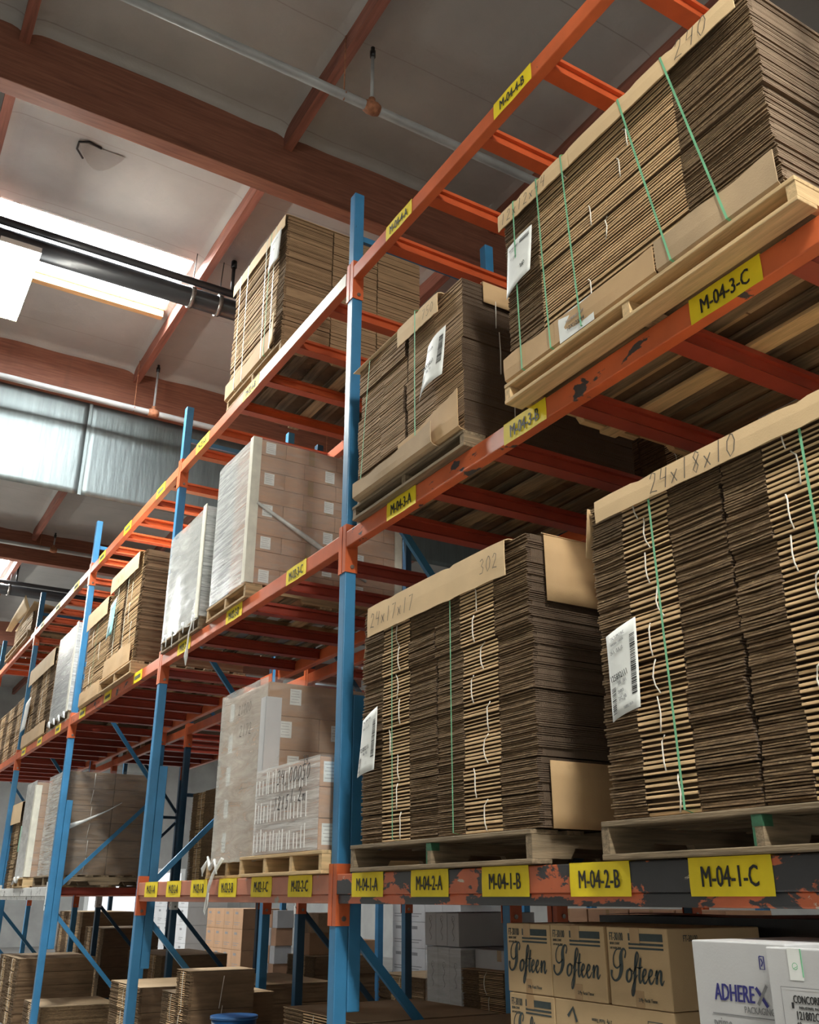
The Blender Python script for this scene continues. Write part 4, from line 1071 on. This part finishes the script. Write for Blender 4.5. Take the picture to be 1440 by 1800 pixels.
# ---------------------------------------------------------------- floor level, M-04 bay
def softeen(x0, x1, z0, z1, label, y0=.10, depth=.46, main=True):
    o = carton(x0, x1, y0, y0 + depth, z0, z1, label, 'tissue cartons in the M-04 bay', 'carton_tissue', None, None, 'tissue_carton')
    w, h = x1 - x0, z1 - z0; Y = y0 - .0006; P = FRONT(Y)
    m = MB()
    if main:
        for a, b in ((.83, .925), (.775, .805), (.725, .75)):
            m.box(x0 + .37 * w, x0 + .93 * w, Y - .0006, Y, z0 + a * h, z0 + b * h)
        m.build('printed_stripe', 'ink_green_black', o)
        lettering('FT-30100', .15 * h, (x0 + .045 * w, Y, z0 + .87 * h), 'front', 'ink_green_black', o, 'lettering', sx=.48, align='LEFT', fat=.0012)
        lettering('30/100 COUNT', .05 * h, (x0 + .045 * w, Y, z0 + .785 * h), 'front', 'ink_green_black', o, 'lettering', sx=.62, align='LEFT')
        lettering('2-PLY FACIAL TISSUE', .042 * h, (x0 + .045 * w, Y, z0 + .725 * h), 'front', 'ink_green_black', o, 'lettering', sx=.6, align='LEFT')
        e = h * .165; ox, oz = x0 + .085 * w, z0 + .31 * h; sx = w * .83 / 5.7 / e
        def S(pts, ws):
            q = []
            P2 = [Vector(p) for p in pts]
            P2 = [2 * P2[0] - P2[1]] + P2 + [2 * P2[-1] - P2[-2]]
            wl = []
            for i in range(1, len(P2) - 2):
                for k in range(5):
                    t = k / 5; a, b, c, d = P2[i - 1], P2[i], P2[i + 1], P2[i + 2]
                    q.append(.5 * ((2 * b) + (c - a) * t + (2 * a - 5 * b + 4 * c - d) * t * t + (3 * b - a - 3 * c + d) * t ** 3))
                    j = i - 1; wl.append(1.25 * ws[j] * (1 - t) + 1.25 * ws[min(j + 1, len(ws) - 1)] * t)
            q.append(P2[-2]); wl.append(ws[-1])
            s.stroke([(ox + (p.x + .12 * p.y) * e * sx, oz + p.y * e) for p in q], [k * e for k in wl], P)
        s = MB()
        S([(-.32, .80), (-.30, .32), (.08, .0), (.52, .2), (.80, .8), (.80, 1.3), (.74, 1.8), (.84, 2.3), (1.1, 2.5), (1.3, 2.25), (1.2, 1.8)], [.22, .16, .12, .2, .34, .38, .34, .22, .12, .1, .14])
        S([(.78, 1.3), (.35, .98), (-.06, 1.2), (-.12, 1.85), (.22, 2.4), (.75, 2.45)], [.08, .12, .12, .1, .08, .06])
        S([(1.8, 1.0), (1.5, .75), (1.45, .25), (1.65, 0), (1.95, .3), (1.98, .75), (1.8, 1.0), (2.15, .8)], [.12, .2, .22, .12, .16, .16, .1, .06])
        S([(2.15, .6), (2.55, 1.3), (2.75, 2.0), (2.6, 2.3), (2.45, 1.9), (2.4, 1.0), (2.35, 0), (2.25, -.8), (2.1, -1.0), (2.05, -.6), (2.3, .1), (2.7, .6)], [.06, .1, .12, .12, .2, .24, .24, .2, .1, .1, .08, .06])
        S([(3.0, 1.9), (2.9, 1.0), (2.88, .25), (3.0, .0), (3.25, .35)], [.16, .22, .2, .12, .06]); S([(2.55, 1.15), (2.9, 1.1), (3.25, 1.2)], [.06, .1, .06])
        for k in (0, .68):
            S([(3.22 + k, .4), (3.55 + k, .65), (3.6 + k, .95), (3.4 + k, 1.0), (3.25 + k, .5), (3.4 + k, .03), (3.65 + k, .1), (3.9 + k, .5)], [.06, .1, .14, .14, .22, .16, .1, .06])
        S([(4.6, .6), (4.78, 1.0), (4.78, .5), (4.76, 0)], [.06, .16, .22, .22]); S([(4.8, .4), (5.05, .95), (5.25, .9), (5.22, .3), (5.35, 0), (5.6, .35)], [.08, .12, .2, .22, .14, .06])
        s.build('logo_lettering', 'ink_green_black', o)
        lettering('2 Ply  Facial Tissue', .062 * h, (x0 + .62 * w, Y - .0012, z0 + .10 * h), 'front', 'ink_green_black', o, 'lettering', sx=.75)
        m = MB(); m.box(x0 + .42 * w, x0 + .56 * w, Y - .0005, Y, z0 + .001, z0 + .21 * h); m.build('packing_tape', 'packing_tape', o)
        m = MB(); m.box(x0 + .40 * w, x0 + .56 * w, Y - .0009, Y - .0006, z0 + .80 * h, z1 - .001); m.build('clear_tape', 'packing_tape', o)
        if x1 > 2.3:
            lettering('FT-30100', .115 * h, (x1 + .001, y0 + .16 * depth, z0 + .87 * h), 'right', 'ink_green_black', o, 'lettering', sx=.62, align='LEFT')
            lettering('MADE IN', .04 * h, (x1 + .001, y0 + .4 * depth, z0 + .22 * h), 'right', 'ink_green_black', o, 'lettering'); lettering('U.S.A.', .08 * h, (x1 + .001, y0 + .4 * depth, z0 + .15 * h), 'right', 'ink_green_black', o, 'lettering')
            m = MB(); m.stroke([(y0 + .28 * depth, z0 + .09 * h), (y0 + .52 * depth, z0 + .09 * h), (y0 + .52 * depth, z0 + .27 * h), (y0 + .28 * depth, z0 + .27 * h), (y0 + .28 * depth, z0 + .09 * h)], .003, RIGHT(x1 + .0006)); m.build('printed_frame', 'ink_green_black', o)
    else:
        lettering('2 Ply  Facial Tissue', .07 * h, (x0 + .42 * w, Y, z0 + .78 * h), 'front', 'ink_green_black', o, 'lettering', sx=.8, tilt=math.pi)
        lettering('Softeen', .3 * h, (x0 + .42 * w, Y, z0 + .48 * h), 'front', 'ink_green_black', o, 'lettering', sx=.9, tilt=math.pi, shear=.3)
        m = MB(); m.stroke([(x0 + .80 * w, z0 + .62 * h), (x0 + .91 * w, z0 + .62 * h), (x0 + .91 * w, z0 + .86 * h), (x0 + .80 * w, z0 + .86 * h), (x0 + .80 * w, z0 + .62 * h)], .004, P); m.build('printed_frame', 'ink_green_black', o)
        m = MB(); m.stroke([(x0 + .12 * w, z0 + .78 * h), (x0 + .17 * w, z0 + .9 * h), (x0 + .2 * w, z0 + .72 * h)], .012, P); m.build('printed_mark', 'ink_green_black', o)
    return o
for j, (a, b) in enumerate(((1.43, 1.714), (1.718, 2.026), (2.043, 2.345))):
    softeen(a, b, 1.198, 1.452, ('left', 'middle', 'right')[j] + ' carton of the three top tissue cartons with script lettering below M-04-1-B')
softeen(1.435, 1.72, .942, 1.196, 'lower left tissue carton with dark stripes beneath the three top ones')
softeen(1.725, 2.345, .942, 1.196, 'long tissue carton with upside-down print beneath the three top ones', main=False)
softeen(1.435, 1.72, .686, .940, 'third row tissue carton with stripes, left, near the bottom edge')
softeen(1.725, 2.345, .686, .940, 'third row long tissue carton near the bottom edge', main=False)
pallet(1.40, 2.50, .06, .62, 0, .13, 'pallet on the floor under the tissue cartons', 'wood', group='pallets on the floor')
t = carton(1.42, 2.40, .10, .57, .131, .684, 'plain brown case under the tissue carton rows', None, 'carton_tissue', 'front', None, 'case')
pallet(1.44, 3.05, .66, 1.12, 0, .13, 'floor pallet under the black plastic covered load', 'old_wood', group='pallets on the floor')
m = MB(); m.box(1.46, 3.0, .68, 1.1, .131, 1.40); m.box(1.42, 3.12, .62, 1.13, 1.40, 1.478); m.grid(lambda u, v: (1.42 + 1.7 * u, .62 + .51 * v, 1.482 + .004 * math.sin(9 * u + 3 * v)), 20, 8)
tag(m.build('black_plastic_covered_load', 'black_plastic', origin=(2.2, .9, .131)), 'load under a black plastic sheet behind the tissue cartons', 'covered load')

def adherex():
    o = carton(2.695, 3.03, -.15, .30, 1.03, 1.434, 'white carton with navy and grey logo below label M-04-1-C', None, 'carton_white', None, None, 'tape_carton')
    Y = -.1508
    lettering('ADHERE', .062, (2.836, Y, 1.300), 'front', 'ink_navy', o, 'lettering', sx=.61, shear=.1, fat=.0022)
    m = MB(); m.stroke([(2.916, 1.321), (2.950, 1.276)], .010, FRONT(Y)); m.build('lettering', 'ink_navy', o)
    m = MB(); m.stroke([(2.954, 1.328), (2.918, 1.279)], .009, FRONT(Y - .0004)); m.build('lettering', 'ink_grey', o)
    lettering('PACKAGING', .024, (2.918, Y, 1.263), 'front', 'ink_grey', o, 'lettering', sx=.75)
    m = MB(); m.box(2.752, 2.97, Y - .0005, Y, 1.2455, 1.248); m.build('printed_line', 'ink_grey', o)
    lettering('prime', .036, (2.785, Y, 1.224), 'front', 'ink_grey', o, 'lettering', sx=.78)
    lettering('tac', .036, (2.842, Y, 1.212), 'front', 'ink_navy', o, 'lettering', sx=.85)
    lettering('CONCORD', .032, (2.935, Y, 1.208), 'front', 'ink_black', o, 'lettering', sx=.85)
    m = MB(); m.stroke([(2.94, 1.40), (2.955, 1.40), (2.955, 1.368), (2.94, 1.368), (2.94, 1.40)], .004, FRONT(Y)); m.stroke([(2.945, 1.395), (2.95, 1.385), (2.945, 1.375)], .004, FRONT(Y)); m.build('printed_mark', 'ink_navy', o)
    o = carton(3.005, 3.43, -.20, -.155, 1.03, 1.428, 'white carton with boxed black print and green tape edge, at the right edge', None, 'carton_white', None, None, 'tape_carton')
    Y = -.2008
    lettering('CONCORD', .026, (3.119, Y, 1.307), 'front', 'ink_black', o, 'lettering', sx=.64, fat=.0008)
    m = MB(); m.stroke([(3.073, 1.300), (3.073, 1.286)], .007, FRONT(Y)); m.build('printed_mark', 'ink_black', o)
    lettering('INDUSTRIES, INC.', .009, (3.122, Y, 1.289), 'front', 'ink_black', o, 'lettering', sx=.9)
    lettering('121802CL', .028, (3.118, Y, 1.270), 'front', 'ink_black', o, 'lettering', sx=.68, fat=.0006)
    lettering('48mm x 100M', .021, (3.122, Y, 1.248), 'front', 'ink_black', o, 'lettering', sx=.75)
    lettering('1.8 mil x 1.89 in x 109.4 yd', .013, (3.135, Y, 1.231), 'front', 'ink_black', o, 'lettering', sx=.8)
    lettering('CLEAR TAPE', .020, (3.128, Y, 1.214), 'front', 'ink_black', o, 'lettering', sx=.85)
    m = MB(); m.stroke([(3.34, 1.335), (3.042, 1.335), (3.042, 1.05)], .0022, FRONT(Y)); m.build('printed_frame', 'ink_grey', o)
    m = MB(); m.box(3.075, 3.118, Y - .0003, Y, 1.352, 1.427); m.build('clear_tape', 'paper', o)
    m = MB(); m.box(3.116, 3.119, Y - .001, Y, 1.36, 1.427); m.build('green_tape_edge', 'strap_green', o)
    m = MB(); m.stroke([(3.096 + .008 * math.cos(a * .5236), 1.385 + .008 * math.sin(a * .5236)) for a in range(13)] + [(3.090, 1.379)], .0016, FRONT(Y - .0004)); m.build('printed_mark', 'strap_green', o)
adherex()
carton(2.66, 3.44, -.20, .32, .62, 1.028, 'white case beneath the two white tape cartons', None, 'carton_white', 'front', None, 'tape_carton')
pallet(2.62, 3.46, -.22, .34, 0, .13, 'floor pallet under the white tape cartons', 'wood', group='pallets on the floor')
carton(2.66, 3.44, -.20, .32, .131, .618, 'white case at the base of the white tape carton pile', None, 'carton_white', 'front', None, 'tape_carton')

def floor_stack(x0, x1, y0, y1, z1, label, ply=.014, nz=4, nx=1, cols=F3, side='smooth_side_dark', tw=True, ny=1, z0=0.0):
    t = thing('cardboard_stack', ((x0 + x1) / 2, y0, z0), label, 'cardboard stack', 'cardboard stacks on the floor')
    flat_bundles(t, x0, x1, y0, y1, z0, z1, nx, nz, cols, ny, ply, .010, side=side, twine=tw)
    m = MB(); m.box(x0, x1, y0 + .01, y1, z1, z1 + .004); m.build('top_sheet', 'kraft_dusty', t)
    return t
t = floor_stack(.12, 1.30, .18, 1.15, .95, 'cardboard stack by the blue post foot, under label M-04-2-A', nx=2)
m = MB(); m.box(.25, .33, .172, .176, .80, .88); m.build('carton_label', 'paper', t)
t = floor_stack(-1.05, -.10, .20, 1.15, .93, 'cardboard stack on the floor just left of the near blue post')
m = MB(); m.box(-.45, -.37, .192, .196, .80, .88); m.build('carton_label', 'paper', t)
floor_stack(-3.62, -3.02, .25, 1.0, .84, 'dim low floor stack left of the taller one under label M-02-1-A', nz=4)
t = floor_stack(-2.98, -2.66, .15, .68, 1.035, 'taller floor stack under labels M-02-1-A and M-02-1-B', side='smooth_side_dark')
m = MB()
for z in (.45, .7, .9): m.tube([(-2.652, .40, z - .12), (-2.648, .425, z + .1)], .003, 5)
m.build('twine', 'twine', t)
floor_stack(-5.4, -4.4, .3, 1.15, .80, 'low floor stack in the first bay left of M-02')
floor_stack(-8.75, -7.72, .15, 1.05, .38, 'lowest stack on the floor at the bottom left corner', ply=.018, nz=2, side='raw_edge')
floor_stack(-10.9, -9.47, .15, 1.15, .80, 'big ragged stack on the floor at the left edge', ply=.016, nz=5, nx=2, ny=1)
# rear rack floor level
def lgroup(x0, y0):
    pallet(x0 - .04, x0 + 1.10, y0 - .02, y0 + 1.0, 0, .13, 'floor pallet under the white logo boxes behind the M-02 bay', 'old_wood', group='pallets on the floor')
    for r, (za, zb) in enumerate(((.131, .46), (.462, .84), (.842, 1.222), (1.226, 1.45))):
        for k in range(3):
            xa = x0 + .152 * k
            o = carton(xa, xa + .150, y0 + (.0 if r == 3 else .015), y0 + .68, za, zb - .002, '%s white logo box, %s row up, in the white pile behind the M-02 bay' % (('left', 'middle', 'right')[k], ORD[r]), 'white logo boxes', 'carton_white', None, None, 'white_box')
            Y = y0 + (.0 if r == 3 else .015) - .0006
            m = MB(); xc = xa + .08; zc = (za + zb) / 2
            m.stroke([(xc + .012 * math.sin(a), zc - .075 + .15 * a / 12) for a in range(13)], .006, FRONT(Y)); m.stroke([(xc + .018 * math.cos(a * .52), zc + .07 + .018 * math.sin(a * .52)) for a in range(13)], .003, FRONT(Y))
            m.build('printed_logo', 'ink_grey', o)
    carton(x0 + .475, x0 + 1.06, y0 + .12, y0 + .72, .131, 1.215, 'tall white wrapped case right of the white logo boxes', None, 'carton_white', 'front', None, 'white_case')
    wrap(x0, x0 + .457, y0 + .012, y0 + .684, .14, 1.20, ('film_clear', 'film_pale', 'film_clear'), 'clear film around the lower white logo boxes behind the M-02 bay', .006, seed=77)
lgroup(-1.645, 1.6)
t = floor_stack(-.85, -.1, 1.38, 1.49, 1.115, 'narrow bundled cardboard stack right of the white logo boxes', ply=.010, nz=8, cols=[(.27, 'r'), (.36, 'f'), (.37, 'r')])
carton(-.92, -.80, 1.2, 1.32, .6, .90, 'small brown carton in front of the white logo boxes', None, 'carton_inner')
floor_stack(-.92, -.10, 1.235, 1.36, .598, 'short stack holding the small brown carton behind the near post', nz=3)
floor_stack(-6.6, -5.1, 1.7, 2.6, .72, 'dim floor stack in the rear rack behind the M-02 bay', nx=2)
floor_stack(-9.9, -8.3, 1.7, 2.6, .85, 'dim floor stack in the rear rack left of the M-02 bay', nx=2)

floor_stack(-14.7, -12.9, 1.7, 2.6, 1.32, 'tall dark stack on the rear rack floor at the far left', nx=3)  # added to cover the bright door and floor glare behind
floor_stack(-12.6, -11.4, 1.7, 2.6, 1.1, 'dark stack on the rear rack floor behind the third front post', nx=2)  # also put in to darken the glaring far end
# ---------------------------------------------------------------- rear rack loads (seen between the front loads; low M-04 ones added to block light)
def rear_stack(x0, x1, z0, z1, label, side='fluted_dark', nx=2):
    t = thing('cardboard_stack', ((x0 + x1) / 2, 1.56, z0), label, 'cardboard stack', 'cardboard stacks in the rear rack')
    flat_bundles(t, x0, x1, 1.56, 2.68, z0, z1, nx, 5, F3, 1, .014, .008, side=side, twine=True)
    return t
for a, b, z, h, lab in ((.30, 1.75, T3, 1.05, 'dark stack in the rear rack behind the 750 stack'), (2.1, 3.5, T1, 1.2, 'dark stack in the rear rack behind the 24x18x10 stack'), (.3, 1.8, T1, 1.2, 'dark stack in the rear rack behind the 24x17x17 stack'),
                        (-3.4, -2.0, T1, 1.2, 'dark stack in the rear rack behind the M-02 wrapped load'), (-1.7, -.3, T1, 1.0, 'dark stack in the rear rack behind the three marked cases'),
                        (-7.2, -5.8, T1, 1.1, 'dark stack in the rear rack left of the M-02 bay'), (-10.9, -9.4, T3, 1.1, 'dark stack high in the rear rack at the far left')):
    rear_stack(a, b, z + .002, z + h, lab)
pallet(1.9, 3.3, 1.55, 2.7, T3, .11, 'pallet in the rear rack under the pale cases behind the 12x12x44 stack', 'old_wood')
for k in range(2):
    for i in range(3):
        carton(1.92 + .68 * k, 2.58 + .68 * k, 1.58, 2.6, 3.752 + .3 * i, 4.05 + .3 * i, '%s pale case, %s layer up, in the rear rack behind the 12x12x44 stack' % (('left', 'right')[k], ORD[i]), 'pale cases in the rear rack', 'carton_white')

# ---------------------------------------------------------------- back aisle and the rack beyond it
for i, (x, y) in enumerate(((-9.16, 5.35), (-12.9, 5.35), (-5.4, 5.35), (-1.7, 5.35))):
    t = thing('rack_upright_frame', (x, y, 0), '%s blue frame from the right in the rack beyond the back aisle' % ORD[3 - [3, 2, 1, 0][i] if False else [2, 3, 1, 0][i]], 'rack frame', 'rack frames beyond the back aisle')
    for yy in (y, y + 1.1):
        MB().box(x - .05, x + .05, yy, yy + .09, 0, 4.2).build('post', 'blue_paint', t)
    for za, zb in ((.25, 1.3), (2.6, 1.45), (2.7, 3.8)):
        MB().bar((x, y + .09, za), (x, y + 1.1, zb), .03, .045).build('diagonal_brace', 'dark_blue_paint', t)
for i, x in enumerate((-12.9, -9.16, -5.4)):
    t = thing('rack_beam', (x + 1.87, 5.34, 1.9), '%s pale beam from the left in the rack beyond the back aisle' % ORD[i], 'rack beam', 'beams beyond the back aisle')
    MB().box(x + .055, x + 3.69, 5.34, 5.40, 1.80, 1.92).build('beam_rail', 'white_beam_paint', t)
def white_pile(x0, y0, cols, rows, label, cw=.48, ch=.36, mt='carton_white'):
    pallet(x0 - .05, x0 + cols * cw + .05, y0 - .03, y0 + 1.1, 0, .13, 'floor pallet under the ' + label, 'wood', group='pallets on the floor')
    for c in range(cols):
        for r in range(rows):
            o = carton(x0 + cw * c, x0 + cw * (c + 1) - .006, y0, y0 + 1.0, .131 + ch * r, .131 + ch * (r + 1) - .004, '%s from left, %s row up, in the %s' % (ORD[c], ORD[r], label), 'cartons beyond the back aisle', mt)
            xa = x0 + cw * c
            m = MB(); z = .131 + ch * r
            m.box(xa + .1, xa + .26, y0 - .0014, y0 - .0004, z + ch * .72, z + ch * .84); m.box(xa + .06, xa + .38, y0 - .0014, y0 - .0004, z + ch * .30, z + ch * .33); m.box(xa + .06, xa + .3, y0 - .0014, y0 - .0004, z + ch * .2, z + ch * .23)
            m.build('printed_mark', 'ink_grey', o)
white_pile(-9.0, 5.55, 4, 4, 'big white pile beyond the back aisle')
white_pile(-12.75, 5.6, 3, 2, 'low brown pile beyond the back aisle', mt='carton_brown')
white_pile(-22.0, 5.6, 5, 4, 'farthest left white pile beyond the back aisle', .6, .4)
white_pile(-17.6, 5.6, 4, 3, 'second left brown pile beyond the back aisle', .55, .4, 'carton_brown')
for r in range(5):
    for c in range(3):
        carton(-11.6 + .22 * c + .03 * r, -11.4 + .22 * c + .03 * r, 4.4, 4.7, .002 + .27 * r, .27 + .27 * r, '%s pale pack from left, %s row up, in the leaning back aisle pile' % (ORD[c], ORD[r]), 'pale packs on the back aisle floor', 'carton_pink_brown' if (r + c) % 2 else 'carton_white', name='pack')
t = floor_stack(-7.95, -7.1, 3.3, 4.2, .85, 'cardboard pile standing in the back aisle, seen below label M-02-1-B', nz=4)
carton(-7.85, -7.35, 3.35, 3.8, .856, 1.12, 'brown carton lying on the cardboard pile in the back aisle', None, 'carton_brown', 'front')
carton(-7.75, -7.2, 3.4, 3.9, 1.122, 1.36, 'flat open carton topmost on the cardboard pile in the back aisle', None, 'carton_inner', 'front')
floor_stack(-5.6, -4.6, 3.4, 4.3, .75, 'short cardboard stack in the back aisle behind the near blue post', nz=3)
for r in range(3):
    for c in range(4):
        carton(-3.9 + .62 * c, -3.3 + .62 * c, 4.6, 5.2, .002 + .48 * r, .48 + .48 * r, '%s from left, %s row up, in the brown carton wall behind the tissue cartons' % (ORD[c], ORD[r]), 'brown cartons in the back aisle', 'carton_pink_brown', 'front')
t = thing('orange_rack_frame', (-3.2, 6.2, 0), 'orange rack frame standing far behind the tissue cartons', 'rack frame')
for xx in (-3.3, -.9):
    MB().box(xx, xx + .1, 6.2, 6.3, 0, 3.2).build('post', 'orange_paint', t)
MB().bar((-3.2, 6.25, 1.45), (-2.6, 6.25, 2.2), .05, .05).build('diagonal_brace', 'orange_paint', t)

# fire extinguisher and drum glimpsed under the M-02 bay
t = thing('fire_extinguisher', (-7.45, 2.9, .0), 'red fire extinguisher standing behind the M-02 bay near the bottom edge', 'fire extinguisher')
MB().tube([(-7.45, 2.9, 0), (-7.45, 2.9, .03), (-7.45, 2.9, .46), (-7.45, 2.9, .52), (-7.45, 2.9, .55)], [.07, .085, .085, .05, .025], 16).build('cylinder', 'red_enamel', t)
MB().tube([(-7.45, 2.9, .55), (-7.45, 2.9, .62)], .02, 8).bar((-7.45, 2.9, .62), (-7.32, 2.9, .66), .02, .015).build('valve_handle', 'black_plastic', t)
MB().tube([(-7.45, 2.88, .6), (-7.56, 2.85, .55), (-7.56, 2.85, .2)], .012, 8).build('hose', 'black_plastic', t)
t = thing('waste_bin', (-2.08, .30, 0), 'small blue bin at the bottom edge under the M-02 labels', 'bin')
MB().tube([(-2.08, .30, 0), (-2.08, .30, .02), (-2.08, .30, .77)], [.12, .13, .155], 28).build('barrel', 'blue_drum', t)
MB().tube([(-2.08, .30, .771), (-2.08, .30, .79)], [.165, .165], 28).build('rim', 'blue_drum', t)
